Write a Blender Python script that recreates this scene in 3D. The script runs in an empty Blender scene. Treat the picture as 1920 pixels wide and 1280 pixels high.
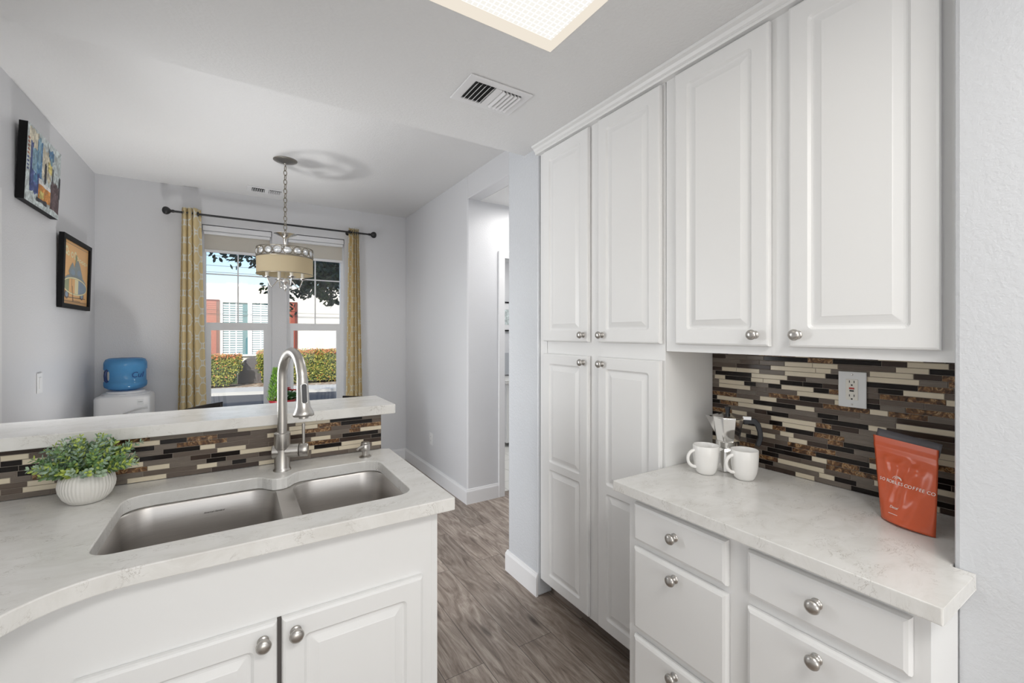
import bpy, bmesh, math, random
from mathutils import Vector, Matrix
PI = math.pi
C = bpy.context.scene.collection
sc = bpy.context.scene
rnd = random.Random(7)

# ------------------------------------------------------------------ camera
CAMH = 1.428
cam_d = bpy.data.cameras.new('camera')
cam = bpy.data.objects.new('camera', cam_d); C.objects.link(cam)
cam.location = (0, 0, CAMH)
cam.rotation_euler = (PI/2, 0, -math.atan((960-442)/821.0))
cam_d.sensor_fit = 'HORIZONTAL'; cam_d.sensor_width = 36
cam_d.lens = 36*821.0/1920
cam_d.shift_y = -(640-625)/1920.0
cam_d.clip_start = 0.02; cam_d.clip_end = 300
sc.camera = cam

# ------------------------------------------------------------------ view + world + lights
sc.view_settings.view_transform = 'Standard'
sc.view_settings.look = 'None'
sc.view_settings.gamma = 1
sc.view_settings.use_curve_mapping = False
sc.view_settings.exposure = 0.0
w = bpy.data.worlds.new('sky'); sc.world = w; w.use_nodes = True
wn = w.node_tree.nodes; wl = w.node_tree.links
sky = wn.new('ShaderNodeTexSky'); sky.sky_type = 'NISHITA'; sky.sun_disc = False
sky.sun_elevation = math.radians(42); sky.sun_rotation = math.radians(200)
sky.air_density = 1.0; sky.dust_density = 1.2; sky.ozone_density = 1.5
bg = wn['Background']; bg.inputs['Strength'].default_value = 0.22
wl.new(sky.outputs[0], bg.inputs[0])

def lamp(name, kind, loc, rot, energy, color=(1, 1, 1), size=1, size_y=None, spread=None):
    d = bpy.data.lights.new(name, kind); d.energy = energy; d.color = color
    if kind == 'AREA':
        d.shape = 'RECTANGLE'; d.size = size; d.size_y = size_y or size
        if spread: d.spread = spread
    elif kind == 'SUN':
        d.angle = math.radians(0.6)
    else:
        d.shadow_soft_size = size
    o = bpy.data.objects.new(name, d); o.location = loc; o.rotation_euler = rot
    C.objects.link(o); return o
sunv = Vector((0.38, 0.80, -0.62))
s = lamp('sun', 'SUN', (0, -5, 20), sunv.to_track_quat('-Z', 'Y').to_euler(), 3.6, (1.0, 0.95, 0.87))
# added unseen fill lamps, then entry door daylight, hall and bathroom lamps
lamp('kitchen_left_fill', 'AREA', (-0.99, 0.05, 1.42), (0, -PI/2, 0), 11, (0.96, 0.98, 1), 1.0, 1.3, 2.3)  # added lamp with no window behind it, lights the right-hand cabinets
lamp('kitchen_rear_fill', 'AREA', (0.15, -2.48, 1.25), (PI/2, 0, 0), 27, (0.98, 0.99, 1), 2.0, 2.1)  # added fill behind the camera, brightens the surfaces facing it
lamp('rear_overhead_fill', 'AREA', (0.45, -0.60, 2.42), (0, 0, 0), 27, (1, .98, .94), 1.2, .6)  # added overhead lamp out of view, brightens the counters
lamp('dining_ceiling_fill', 'AREA', (-.29, 3.80, .12), (PI, 0, 0), 8.5, (1, .99, .97), .22, .22, 1.62)  # added low lamp, lifts the dining ceiling and throws the pendant's shadow
lamp('daylight_entry_door', 'AREA', (-1.0, 2.66, 1.15), (0, -PI/2, 0), 24, (0.98, 0.99, 1), 1.7, 0.66, 2.3)
lamp('hall_lamp', 'AREA', (2.3, 2.78, 2.53), (0, 0, 0), 13, (1, 0.98, 0.95), 0.5, 0.5)
lamp('bathroom_lamp', 'AREA', (2.7, 4.3, 2.5), (0, 0, 0), 18, (1, 0.99, 0.97), 0.6, 0.6)

# ------------------------------------------------------------------ materials
MATS = {}
def mat(name, base=(.8, .8, .8), rough=.5, metal=0.0, **kw):
    m = bpy.data.materials.new(name); m.use_nodes = True
    b = m.node_tree.nodes['Principled BSDF']
    b.inputs['Base Color'].default_value = (*base, 1)
    b.inputs['Roughness'].default_value = rough
    b.inputs['Metallic'].default_value = metal
    for k, v in kw.items():
        b.inputs[k.replace('_', ' ')].default_value = v
    MATS[name] = m
    return m
def N(m, t, **kw):
    n = m.node_tree.nodes.new(t)
    for k, v in kw.items():
        if k.startswith('i_'):
            n.inputs[k[2:].replace('_', ' ')].default_value = v
        else: setattr(n, k, v)
    return n
def L(m, a, b): m.node_tree.links.new(a, b)
def BS(m): return m.node_tree.nodes['Principled BSDF']
def coords(m, scale=(1, 1, 1), rot=(0, 0, 0), kind='Object'):
    tc = N(m, 'ShaderNodeTexCoord'); mp = N(m, 'ShaderNodeMapping')
    mp.inputs['Scale'].default_value = scale; mp.inputs['Rotation'].default_value = rot
    L(m, tc.outputs[kind], mp.inputs[0]); return mp.outputs[0]
def ramp(m, fac, stops):
    r = N(m, 'ShaderNodeValToRGB'); e = r.color_ramp.elements
    while len(e) < len(stops): e.new(0.5)
    for i, (p, c) in enumerate(stops):
        e[i].position = p; e[i].color = (*c, 1) if len(c) == 3 else c
    L(m, fac, r.inputs[0]); return r.outputs[0]
def bump(m, h, strength=.2, dist=.01):
    b = N(m, 'ShaderNodeBump'); b.inputs['Strength'].default_value = strength; b.inputs['Distance'].default_value = dist
    L(m, h, b.inputs['Height']); L(m, b.outputs[0], BS(m).inputs['Normal']); return b
def mixc(m, fac, a, b, mode='MIX'):
    n = N(m, 'ShaderNodeMix', data_type='RGBA', blend_type=mode)
    for i, x in ((0, fac), (6, a), (7, b)):
        if hasattr(x, 'links') or isinstance(x, bpy.types.NodeSocket): L(m, x, n.inputs[i])
        else: n.inputs[i].default_value = x if i == 0 else (*x, 1)
    return n.outputs[2]

def wallmat(name, col, rough, sc_=90, st=.25):
    m = mat(name, col, rough)
    v = coords(m)
    n = N(m, 'ShaderNodeTexNoise', i_Scale=sc_, i_Detail=3.0, i_Roughness=.55); L(m, v, n.inputs['Vector'])
    h = ramp(m, n.outputs[0], [(.38, (0, 0, 0)), (.62, (1, 1, 1))])
    bump(m, h, st, .004)
    return m
wallmat('wall_paint', (.70, .705, .725), .34, 110, .10)
wallmat('wall_paint_textured', (.66, .675, .70), .33, 95, .14)
wallmat('wall_paint_column', (.62, .64, .67), .25, 85, .24)
wallmat('ceiling_paint', (.80, .80, .80), .60, 80, .18)
wallmat('ceiling_paint_textured', (.80, .80, .80), .45, 75, .16)
mat('trim_white', (.82, .82, .83), .35)
mat('cabinet_white', (.825, .825, .82), .38)
mat('cabinet_gap', (.10, .09, .085), .8)
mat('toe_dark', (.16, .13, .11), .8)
mat('vinyl_white', (.82, .83, .85), .35)
mat('nickel', (.52, .50, .475), .32, 1.0)
mat('nickel_dark', (.42, .40, .37), .32, 1.0)
mat('pewter', (.30, .27, .22), .4, 1.0)
mat('silver', (.78, .77, .75), .22, 1.0)
mat('polished_alu', (.80, .79, .77), .10, 1.0)
mat('black_plastic', (.015, .017, .022), .35)
mat('dark_button', (.06, .06, .065), .35)
mat('black_frame', (.006, .006, .007), .6, 0.0, Specular_IOR_Level=.2)
mat('black_iron', (.02, .02, .022), .45)
mat('plastic_white', (.82, .82, .82), .30)
mat('plate_grey', (.74, .75, .75), .35)
mat('plate_warm', (.78, .75, .68), .4)
mat('slot_dark', (.02, .02, .02), .6)
mat('button_red', (.45, .04, .03), .4)
mat('grout', (.30, .26, .22), .85)
mat('tile_beige', (.68, .60, .46), .25)
mat('tile_taupe', (.120, .093, .075), .3, 0, Specular_IOR_Level=.3)
mat('tile_grey', (.165, .138, .115), .3, 0, Specular_IOR_Level=.3)
mat('tile_black', (.012, .009, .008), .16, 0, Specular_IOR_Level=.22)
mat('tile_umber', (.05, .034, .027), .2, 0, Specular_IOR_Level=.25)
m = mat('tile_marble', (.2, .1, .05), .22, 0, Specular_IOR_Level=.3)
v = coords(m, (1, 1, 1)); n = N(m, 'ShaderNodeTexNoise', i_Scale=38.0, i_Detail=6.0, i_Distortion=2.2); L(m, v, n.inputs['Vector'])
L(m, ramp(m, n.outputs[0], [(.30, (.03, .018, .012)), (.47, (.12, .06, .03)), (.56, (.24, .125, .05)), (.62, (.44, .30, .17)), (.66, (.10, .055, .03))]), BS(m).inputs['Base Color'])
for nm in ('tile_taupe', 'tile_grey'):
    m = MATS[nm]; v = coords(m, (1, 1, 60)); n = N(m, 'ShaderNodeTexNoise', i_Scale=14.0, i_Detail=3.0); L(m, v, n.inputs['Vector'])
    c0 = BS(m).inputs['Base Color'].default_value[:3]
    L(m, ramp(m, n.outputs[0], [(.35, tuple(x*.82 for x in c0)), (.65, tuple(x*1.2 for x in c0))]), BS(m).inputs['Base Color'])

def quartz(name, k=1.0):
    m = mat(name, (.8, .78, .75), .22)
    v = coords(m, (1, 1.7, 1), (0, 0, .5))
    n = N(m, 'ShaderNodeTexNoise', i_Scale=7.0, i_Detail=8.0, i_Roughness=.68, i_Distortion=1.2); L(m, v, n.inputs['Vector'])
    c = ramp(m, n.outputs[0], [(.30, (.69*k, .675*k, .645*k)), (.5, (.76*k, .75*k, .725*k)), (.66, (.80*k, .79*k, .77*k))])
    n2 = N(m, 'ShaderNodeTexNoise', i_Scale=19.0, i_Detail=6.0, i_Roughness=.62, i_Distortion=1.6); L(m, v, n2.inputs['Vector'])
    f = ramp(m, n2.outputs[0], [(.486, (0, 0, 0)), (.50, (1, 1, 1)), (.514, (0, 0, 0))])
    n3 = N(m, 'ShaderNodeTexNoise', i_Scale=11.0, i_Detail=2.0); L(m, v, n3.inputs['Vector'])
    f2 = ramp(m, n3.outputs[0], [(.50, (0, 0, 0)), (.60, (.8, .8, .8))])
    ff = mixc(m, 1.0, f, f2, 'MULTIPLY')
    L(m, mixc(m, ff, c, (.40*k, .37*k, .33*k)), BS(m).inputs['Base Color'])
    return m
quartz('quartz')

m = mat('brushed_steel', (.60, .57, .54), .36, 1.0)
v = coords(m, (1, 1, 90)); n = N(m, 'ShaderNodeTexNoise', i_Scale=9.0, i_Detail=4.0); L(m, v, n.inputs['Vector'])
L(m, ramp(m, n.outputs[0], [(.3, (.33, .33, .33)), (.7, (.44, .44, .44))]), BS(m).inputs['Roughness'])
L(m, ramp(m, n.outputs[0], [(.3, (.49, .47, .45)), (.7, (.58, .555, .53))]), BS(m).inputs['Base Color'])

# vinyl planks running along Y
m = mat('plank_floor', (.3, .25, .2), .42)
v = coords(m, (1, 1, 1), (0, 0, PI/2))
br = N(m, 'ShaderNodeTexBrick', offset=.37, squash=1.0)
br.inputs['Scale'].default_value = 1.0; br.inputs['Brick Width'].default_value = 1.22; br.inputs['Row Height'].default_value = .182
br.inputs['Mortar Size'].default_value = .0012; br.inputs['Color1'].default_value = (0, 0, 0, 1); br.inputs['Color2'].default_value = (1, 1, 1, 1)
br.inputs['Mortar'].default_value = (.5, .5, .5, 1)
L(m, v, br.inputs['Vector'])
sep = N(m, 'ShaderNodeSeparateColor'); L(m, br.outputs['Color'], sep.inputs[0])
# grain: offset the coordinates per plank so that boards differ
cmb = N(m, 'ShaderNodeCombineXYZ'); mu = N(m, 'ShaderNodeMath', operation='MULTIPLY'); mu.inputs[1].default_value = 37.0
L(m, sep.outputs[0], mu.inputs[0]); L(m, mu.outputs[0], cmb.inputs[0]); L(m, mu.outputs[0], cmb.inputs[2])
va = N(m, 'ShaderNodeVectorMath', operation='ADD'); L(m, v, va.inputs[0]); L(m, cmb.outputs[0], va.inputs[1])
mp = N(m, 'ShaderNodeMapping'); mp.inputs['Scale'].default_value = (1.5, 9.5, 1); L(m, va.outputs[0], mp.inputs[0])
g = N(m, 'ShaderNodeTexNoise', i_Scale=2.0, i_Detail=8.0, i_Roughness=.6, i_Distortion=2.2); L(m, mp.outputs[0], g.inputs['Vector'])
gc = ramp(m, g.outputs[0], [(.28, (.12, .093, .077)), (.42, (.205, .167, .142)), (.55, (.295, .25, .218)), (.72, (.41, .365, .325))])
mp2 = N(m, 'ShaderNodeMapping'); mp2.inputs['Scale'].default_value = (5.0, 130, 1); L(m, va.outputs[0], mp2.inputs[0])
g2 = N(m, 'ShaderNodeTexNoise', i_Scale=3.0, i_Detail=6.0, i_Roughness=.7); L(m, mp2.outputs[0], g2.inputs['Vector'])
gc2 = mixc(m, .45, gc, ramp(m, g2.outputs[0], [(.3, (.35, .33, .31)), (.7, (1.25, 1.25, 1.25))]), 'MULTIPLY')
tone = ramp(m, sep.outputs[0], [(0, (.95, .92, .89)), (.5, (1.2, 1.18, 1.15)), (1, (1.5, 1.48, 1.46))])
gc3 = mixc(m, 1.0, gc2, tone, 'MULTIPLY')
vo = N(m, 'ShaderNodeTexVoronoi', i_Scale=1.0); mp3 = N(m, 'ShaderNodeMapping'); mp3.inputs['Scale'].default_value = (1.9, 6.2, 1)
L(m, va.outputs[0], mp3.inputs[0]); L(m, mp3.outputs[0], vo.inputs['Vector'])
kn = ramp(m, vo.outputs['Distance'], [(.035, (.9, .9, .9)), (.15, (0, 0, 0))])
gc4 = mixc(m, kn, gc3, (.05, .032, .024))
L(m, mixc(m, br.outputs['Fac'], gc4, (.05, .04, .035)), BS(m).inputs['Base Color'])
bump(m, g2.outputs[0], .12, .002)

m = mat('bath_tile', (.70, .69, .66), .3)
v = coords(m); br = N(m, 'ShaderNodeTexBrick', offset=0.0); br.inputs['Scale'].default_value = 1; br.inputs['Brick Width'].default_value = .3; br.inputs['Row Height'].default_value = .3
br.inputs['Mortar Size'].default_value = .004; br.inputs['Color1'].default_value = (.72, .71, .68, 1); br.inputs['Color2'].default_value = (.68, .67, .64, 1); br.inputs['Mortar'].default_value = (.45, .44, .42, 1)
L(m, v, br.inputs['Vector']); L(m, br.outputs['Color'], BS(m).inputs['Base Color'])

def emis(name, col, strength):
    m = bpy.data.materials.new(name); m.use_nodes = True
    nt = m.node_tree; nt.nodes.clear()
    o = nt.nodes.new('ShaderNodeOutputMaterial'); e = nt.nodes.new('ShaderNodeEmission')
    e.inputs[0].default_value = (*col, 1); e.inputs[1].default_value = strength
    nt.links.new(e.outputs[0], o.inputs[0]); MATS[name] = m; return m
m = emis('light_diffuser', (1, .97, .91), 1.8)   # prismatic lens with a square grid
tc = N(m, 'ShaderNodeTexCoord'); br = N(m, 'ShaderNodeTexBrick', offset=0.0)
br.inputs['Scale'].default_value = 1; br.inputs['Brick Width'].default_value = .019; br.inputs['Row Height'].default_value = .019; br.inputs['Mortar Size'].default_value = .0018
br.inputs['Color1'].default_value = (.53, .515, .485, 1); br.inputs['Color2'].default_value = (.52, .505, .47, 1); br.inputs['Mortar'].default_value = (1, .95, .84, 1)
L(m, tc.outputs['Object'], br.inputs['Vector'])
L(m, br.outputs['Color'], m.node_tree.nodes['Emission'].inputs[0])
emis('light_frame_glow', (1, .91, .78), .88)  # frame emits by itself so that the recess sides look lit

def glassmat(name, tint=(1, 1, 1), refl=.06):
    m = bpy.data.materials.new(name); m.use_nodes = True; nt = m.node_tree; nt.nodes.clear()
    o = nt.nodes.new('ShaderNodeOutputMaterial'); t = nt.nodes.new('ShaderNodeBsdfTransparent'); gl = nt.nodes.new('ShaderNodeBsdfGlossy')
    mx = nt.nodes.new('ShaderNodeMixShader'); t.inputs[0].default_value = (*tint, 1); gl.inputs['Roughness'].default_value = .02
    mx.inputs[0].default_value = refl
    nt.links.new(t.outputs[0], mx.inputs[1]); nt.links.new(gl.outputs[0], mx.inputs[2]); nt.links.new(mx.outputs[0], o.inputs[0])
    MATS[name] = m; return m
glassmat('window_glass', (.97, .98, .98), .04)
glassmat('poster_glass', (1, 1, 1), .02)
mat('crystal', (.80, .82, .83), .12, 0.6)

def cloth(name, col, trans=.35, rough=.9):
    m = mat(name, col, rough); nt = m.node_tree
    tr = N(m, 'ShaderNodeBsdfTranslucent'); tr.inputs[0].default_value = (*col, 1)
    mx = N(m, 'ShaderNodeMixShader'); mx.inputs[0].default_value = trans
    L(m, BS(m).outputs[0], mx.inputs[1]); L(m, tr.outputs[0], mx.inputs[2])
    L(m, mx.outputs[0], nt.nodes['Material Output'].inputs[0])
    return m, tr
cloth('shade_fabric', (.74, .65, .47), .5)
cloth('blind_fabric', (.84, .79, .71), .55)
cloth('bottle_blue', (.13, .40, .70), .45, .12)
m, tr = cloth('curtain_fabric', (.8, .65, .3), .25)
uv = N(m, 'ShaderNodeTexCoord'); sp = N(m, 'ShaderNodeSeparateXYZ'); L(m, uv.outputs['UV'], sp.inputs[0])
def cosn(sock, k):
    a = N(m, 'ShaderNodeMath', operation='MULTIPLY'); a.inputs[1].default_value = k; L(m, sock, a.inputs[0])
    b = N(m, 'ShaderNodeMath', operation='COSINE'); L(m, a.outputs[0], b.inputs[0]); return b.outputs[0]
def mth(op, a, b=None):
    n = N(m, 'ShaderNodeMath', operation=op)
    for i, x in enumerate((a, b)):
        if x is None: continue
        if isinstance(x, (int, float)): n.inputs[i].default_value = x
        else: L(m, x, n.inputs[i])
    return n.outputs[0]
k1, k2 = 2*PI/.105, 2*PI/.155
base = mth('ADD', cosn(sp.outputs[0], k1), cosn(sp.outputs[1], k2))
wob = mth('MULTIPLY', mth('MULTIPLY', cosn(sp.outputs[0], 2*k1), cosn(sp.outputs[1], 2*k2)), .42)
val = mth('ABSOLUTE', mth('ADD', base, wob))
line = mth('LESS_THAN', val, .30)
cc = mixc(m, line, (.87, .73, .43), (.94, .92, .84))
L(m, cc, BS(m).inputs['Base Color']); L(m, cc, tr.inputs[0])

mat('ceramic_white', (.84, .83, .81), .25)
mat('pot_ceramic', (.76, .74, .70), .45)
mat('soil', (.05, .035, .025), .95)
mat('leaf_green', (.15, .27, .10), .5)
mat('leaf_sage', (.26, .37, .26), .55)
mat('leaf_lime', (.42, .52, .10), .5)
mat('leaf_pale', (.36, .47, .33), .55)
mat('leaf_cypress', (.25, .50, .06), .6)
mat('leaf_poinsettia', (.05, .14, .04), .5)
mat('flower_red', (.50, .02, .02), .55)
mat('pot_red', (.40, .02, .03), .3)
mat('bag_orange', (.62, .105, .035), .26)
mat('bag_inside', (.10, .095, .105), .30)
mat('lettering_white', (.88, .85, .80), .5)
mat('lettering_dark', (.03, .025, .02), .5)
mat('lettering_blue', (.01, .05, .20), .3)
mat('bottle_navy', (.01, .03, .12), .2)
mat('wood_dark', (.02, .016, .014), .35)
mat('table_dark', (.045, .035, .03), .3)
mat('seat_black', (.02, .02, .02), .6)
# pictures
for nm, c in (('pic_pale', (.52, .58, .58)), ('pic_cream', (.60, .55, .42)), ('pic_blue', (.06, .20, .38)), ('pic_deep', (.03, .06, .22)), ('pic_sky', (.20, .36, .46)),
              ('pic_orange', (.62, .25, .04)), ('pic_maroon', (.08, .04, .045)), ('pic_black', (.02, .02, .03)), ('pic_yellow', (.58, .48, .14)), ('pic_white', (.78, .78, .76)),
              ('pic_rust', (.32, .09, .04)), ('poster_orange', (.88, .50, .19)), ('poster_cream', (.90, .80, .48)), ('poster_grey', (.26, .30, .30)), ('poster_green', (.33, .36, .20)),
              ('poster_blue', (.25, .33, .42)), ('poster_brown', (.14, .08, .05)), ('canvas_edge', (.16, .18, .20))):
    mat(nm, c, .45)
    if nm.startswith('pic'):
        m = MATS[nm]; v = coords(m, (1, 1, 1)); n = N(m, 'ShaderNodeTexNoise', i_Scale=26.0, i_Detail=5.0, i_Distortion=1.0); L(m, v, n.inputs['Vector'])
        L(m, ramp(m, n.outputs[0], [(.30, tuple(x*.55 for x in c)), (.5, c), (.66, tuple(min(1, x*1.45+.06) for x in c))]), BS(m).inputs['Base Color'])
# outside
mat('stucco', (.90, .86, .77), .9)
mat('stucco_light', (.86, .85, .82), .9)
mat('shutter_red', (.42, .10, .06), .7)
mat('shutter_dark', (.18, .05, .035), .7)
mat('pane_teal', (.10, .24, .27), .2)
mat('blind_white', (.80, .84, .86), .6)
mat('asphalt', (.115, .115, .118), .9)
mat('concrete', (.66, .64, .60), .9)
m = mat('mulch', (.42, .30, .20), .95)
v = coords(m); n = N(m, 'ShaderNodeTexNoise', i_Scale=9.0, i_Detail=8.0); L(m, v, n.inputs['Vector'])
L(m, ramp(m, n.outputs[0], [(.35, (.20, .11, .06)), (.5, (.50, .38, .27)), (.65, (.75, .68, .58))]), BS(m).inputs['Base Color'])
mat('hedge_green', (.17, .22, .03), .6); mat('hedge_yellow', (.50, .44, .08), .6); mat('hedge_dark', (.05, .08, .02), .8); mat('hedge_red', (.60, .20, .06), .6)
mat('tree_dark', (.035, .075, .05), .55); mat('tree_mid', (.06, .11, .045), .55); mat('bark', (.07, .06, .05), .9)
mat('block_grey', (.17, .16, .16), .7); mat('cable_grey', (.35, .37, .40), .7)
mat('roof_shell', (.6, .58, .55), .9)
mat('towel_grey', (.45, .47, .50), .9)

# ------------------------------------------------------------------ mesh helpers
def BM(): return bmesh.new()
def link(name, bm, mats, parent=None, smooth=None, recalc=True, loc=None):
    """bm is in world coordinates; the object's origin is its parent's (or loc)."""
    if recalc: bmesh.ops.recalc_face_normals(bm, faces=bm.faces)
    o0 = Vector(loc) if loc is not None else (world_loc(parent) if parent else Vector((0, 0, 0)))
    if o0.length > 0: bmesh.ops.translate(bm, verts=bm.verts, vec=-o0)
    me = bpy.data.meshes.new(name); bm.to_mesh(me); bm.free()
    if not isinstance(mats, (list, tuple)): mats = [mats]
    for x in mats: me.materials.append(MATS[x])
    if smooth is not None:
        if smooth is True: me.shade_smooth()
        else:
            me.shade_smooth()
            me.set_sharp_from_angle(angle=math.radians(smooth))
    o = bpy.data.objects.new(name, me); C.objects.link(o)
    if parent:
        o.parent = parent
        o.location = o0 - world_loc(parent)
    else: o.location = o0
    return o
def world_loc(o):
    v = Vector((0, 0, 0))
    while o: v = v + o.location; o = o.parent
    return v
def tag(o, label=None, cat=None, group=None, kind=None):
    if label: o['label'] = label
    if cat: o['category'] = cat
    if group: o['group'] = group
    if kind: o['kind'] = kind
    return o
def thing(name, label, cat, loc=(0, 0, 0), group=None, kind=None):
    o = bpy.data.objects.new(name, None); o.empty_display_size = .05; C.objects.link(o); o.location = loc
    return tag(o, label, cat, group, kind)
def box(bm, x0, x1, y0, y1, z0, z1, mi=0):
    vs = [bm.verts.new((x, y, z)) for z in (z0, z1) for y in (y0, y1) for x in (x0, x1)]
    for f in ((0, 1, 3, 2), (4, 6, 7, 5), (0, 4, 5, 1), (2, 3, 7, 6), (0, 2, 6, 4), (1, 5, 7, 3)):
        bm.faces.new([vs[i] for i in f]).material_index = mi
    return vs
def bevel_mod(o, w_=.003, seg=2, ang=40):
    md = o.modifiers.new('bevel', 'BEVEL'); md.width = w_; md.segments = seg; md.limit_method = 'ANGLE'; md.angle_limit = math.radians(ang)
    md.harden_normals = False
    return o
def bx(name, m, *a, parent=None, bevel=0, loc=None):
    b = BM(); box(b, *a); o = link(name, b, m, parent, loc=loc)
    if bevel: bevel_mod(o, bevel)
    return o
def struct(name, m, *a, bevel=0, label=None):
    o = bx(name, m, *a, bevel=bevel); return tag(o, label, None, None, 'structure')
def frame_axes(d):
    d = Vector(d).normalized(); u = d.orthogonal().normalized()
    if abs(d.z) < .9: u = d.cross(Vector((0, 0, 1))).normalized()
    else: u = Vector((1, 0, 0)); u = (u - d*u.dot(d)).normalized()
    return d, u, d.cross(u).normalized()
def lathe(bm, prof, c, axis=(0, 0, 1), seg=32, mi=0, sx=1.0, sy=1.0, cap=True, rfun=None, close=False):
    """prof: (radius, height along the axis)"""
    d, u, v = frame_axes(axis); c = Vector(c); rings = []
    for r, h in prof:
        ring = []
        for i in range(seg):
            a = 2*PI*i/seg; rr = rfun(r, h, a) if rfun else r
            ring.append(bm.verts.new(c + d*h + u*(rr*math.cos(a)*sx) + v*(rr*math.sin(a)*sy)))
        rings.append(ring)
    pairs = list(zip(rings, rings[1:]))
    if close: pairs.append((rings[-1], rings[0]))
    for A, B in pairs:
        for i in range(seg):
            j = (i+1) % seg
            bm.faces.new((A[i], A[j], B[j], B[i])).material_index = mi
    if cap and not close:
        for R_ in (rings[0], rings[-1]):
            bm.faces.new(R_).material_index = mi
    return rings
def tube(bm, pts, r, seg=10, mi=0, cap=True, closed=False):
    pts = [Vector(p) for p in pts]; n = len(pts); rs = r if isinstance(r, (list, tuple)) else [r]*n
    rings = []; up = None
    for i, p in enumerate(pts):
        if closed: d = (pts[(i+1) % n]-pts[i-1]).normalized()
        else: d = (pts[min(i+1, n-1)]-pts[max(i-1, 0)]).normalized()
        if up is None:
            u = d.orthogonal().normalized()
        else:
            u = (up - d*up.dot(d)).normalized()
        up = u; v = d.cross(u)
        rings.append([bm.verts.new(p + u*(rs[i]*math.cos(2*PI*k/seg)) + v*(rs[i]*math.sin(2*PI*k/seg))) for k in range(seg)])
    pairs = list(zip(rings, rings[1:]))
    if closed: pairs.append((rings[-1], rings[0]))
    for A, B in pairs:
        off = 0
        if closed and A is rings[-1]:   # match twist
            best = min(range(seg), key=lambda s_: (A[0].co-B[s_].co).length); off = best
        for k in range(seg):
            j = (k+1) % seg
            bm.faces.new((A[k], A[j], B[(j+off) % seg], B[(k+off) % seg])).material_index = mi
    if cap and not closed:
        bm.faces.new(rings[0]).material_index = mi; bm.faces.new(rings[-1]).material_index = mi
def rrect(x0, y0, x1, y1, r, n=5):
    out = []
    for cx, cy, a0 in ((x1-r, y0+r, -PI/2), (x1-r, y1-r, 0), (x0+r, y1-r, PI/2), (x0+r, y0+r, PI)):
        for i in range(n+1):
            a = a0 + PI/2*i/n; out.append((cx+r*math.cos(a), cy+r*math.sin(a)))
    return out
def fill_loops(bm, loops, mi=0):
    es = []
    for lp in loops:
        for i in range(len(lp)):
            a, b = lp[i], lp[(i+1) % len(lp)]
            e = bm.edges.get((a, b)) or bm.edges.new((a, b)); es.append(e)
    r = bmesh.ops.triangle_fill(bm, use_beauty=True, edges=es)
    for f in r['geom']:
        if isinstance(f, bmesh.types.BMFace): f.material_index = mi
def bridge(bm, A, B, mi=0):
    n = len(A)
    for i in range(n):
        j = (i+1) % n
        bm.faces.new((A[i], A[j], B[j], B[i])).material_index = mi
def slab(bm, outer, holes, z0, z1, mi=0):
    tops, bots = [], []
    for lp in [outer]+holes:
        t = [bm.verts.new((x, y, z1)) for x, y in lp]; b = [bm.verts.new((x, y, z0)) for x, y in lp]
        bridge(bm, t, b, mi); tops.append(t); bots.append(b)
    fill_loops(bm, tops, mi); fill_loops(bm, bots, mi)

# ------------------------------------------------------------------ room shell
struct('floor', 'plank_floor', -1.1, 4.1, -2.7, 5.02, -.10, 0.0)
struct('wall_left', 'wall_paint', -1.10, -.98, 3.06, 5.02, 0, 2.95)
struct('wall_left', 'wall_paint', -1.10, -.98, -2.7, 2.26, 0, 2.95)
struct('wall_left', 'wall_paint', -1.10, -.98, 2.26, 3.06, 2.07, 2.95)
# back wall with its two window openings
b = BM()
WZ0, WZ1 = .62, 2.425
for a in ((-1.10, -.262, 0, 2.95), (.975, 1.76, 0, 2.95), (.30, .428, WZ0, WZ1), (-.262, .975, 0, WZ0), (-.262, .975, WZ1, 2.95)):
    box(b, a[0], a[1], 4.87, 5.02, a[2], a[3])
tag(link('wall_back', b, 'wall_paint'), kind='structure')
b = BM(); slab(b, [(1.64, 4.87), (1.64, 3.30), (1.985, 3.30), (1.985, 3.42), (1.76, 3.42), (1.76, 4.87)], [], 0, 2.95)
o = tag(link('wall_right', b, 'wall_paint'), kind='structure'); bevel_mod(o, .012)
struct('wall_right', 'wall_paint', 1.64, 1.76, 2.246, 3.30, 2.555, 2.95, bevel=.008)
b = BM()
box(b, 1.955, 2.78, 3.2995, 3.419, 2.09, 2.75); box(b, 2.78, 4.1, 3.30, 3.42, 0, 2.75)
tag(link('wall_hall', b, 'trim_white' if False else 'wall_paint'), kind='structure')
struct('wall_hall', 'wall_paint', 4.0, 4.1, 1.93, 5.02, 0, 2.75)
struct('wall_column', 'wall_paint_column', 1.39, 4.0, 1.935, 2.245, 0, 2.95, bevel=.010)
struct('wall_niche', 'wall_paint', 1.712, 1.85, .30, 1.935, 0, 2.438)
struct('wall_kitchen_right', 'wall_paint_textured', 1.342, 1.85, -2.7, .298, 0, 2.438, bevel=.010)
b = BM()
for a in ((-1.10, -.90, 0, 2.6), (1.20, 1.9, 0, 2.6), (-.90, 1.20, 2.2, 2.6)): box(b, a[0], a[1], -2.7, -2.55, a[2], a[3])
tag(link('wall_rear', b, 'wall_paint'), kind='structure')
struct('ceiling', 'ceiling_paint', -1.1, 1.76, 2.07, 5.02, 2.743, 2.95)
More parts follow.
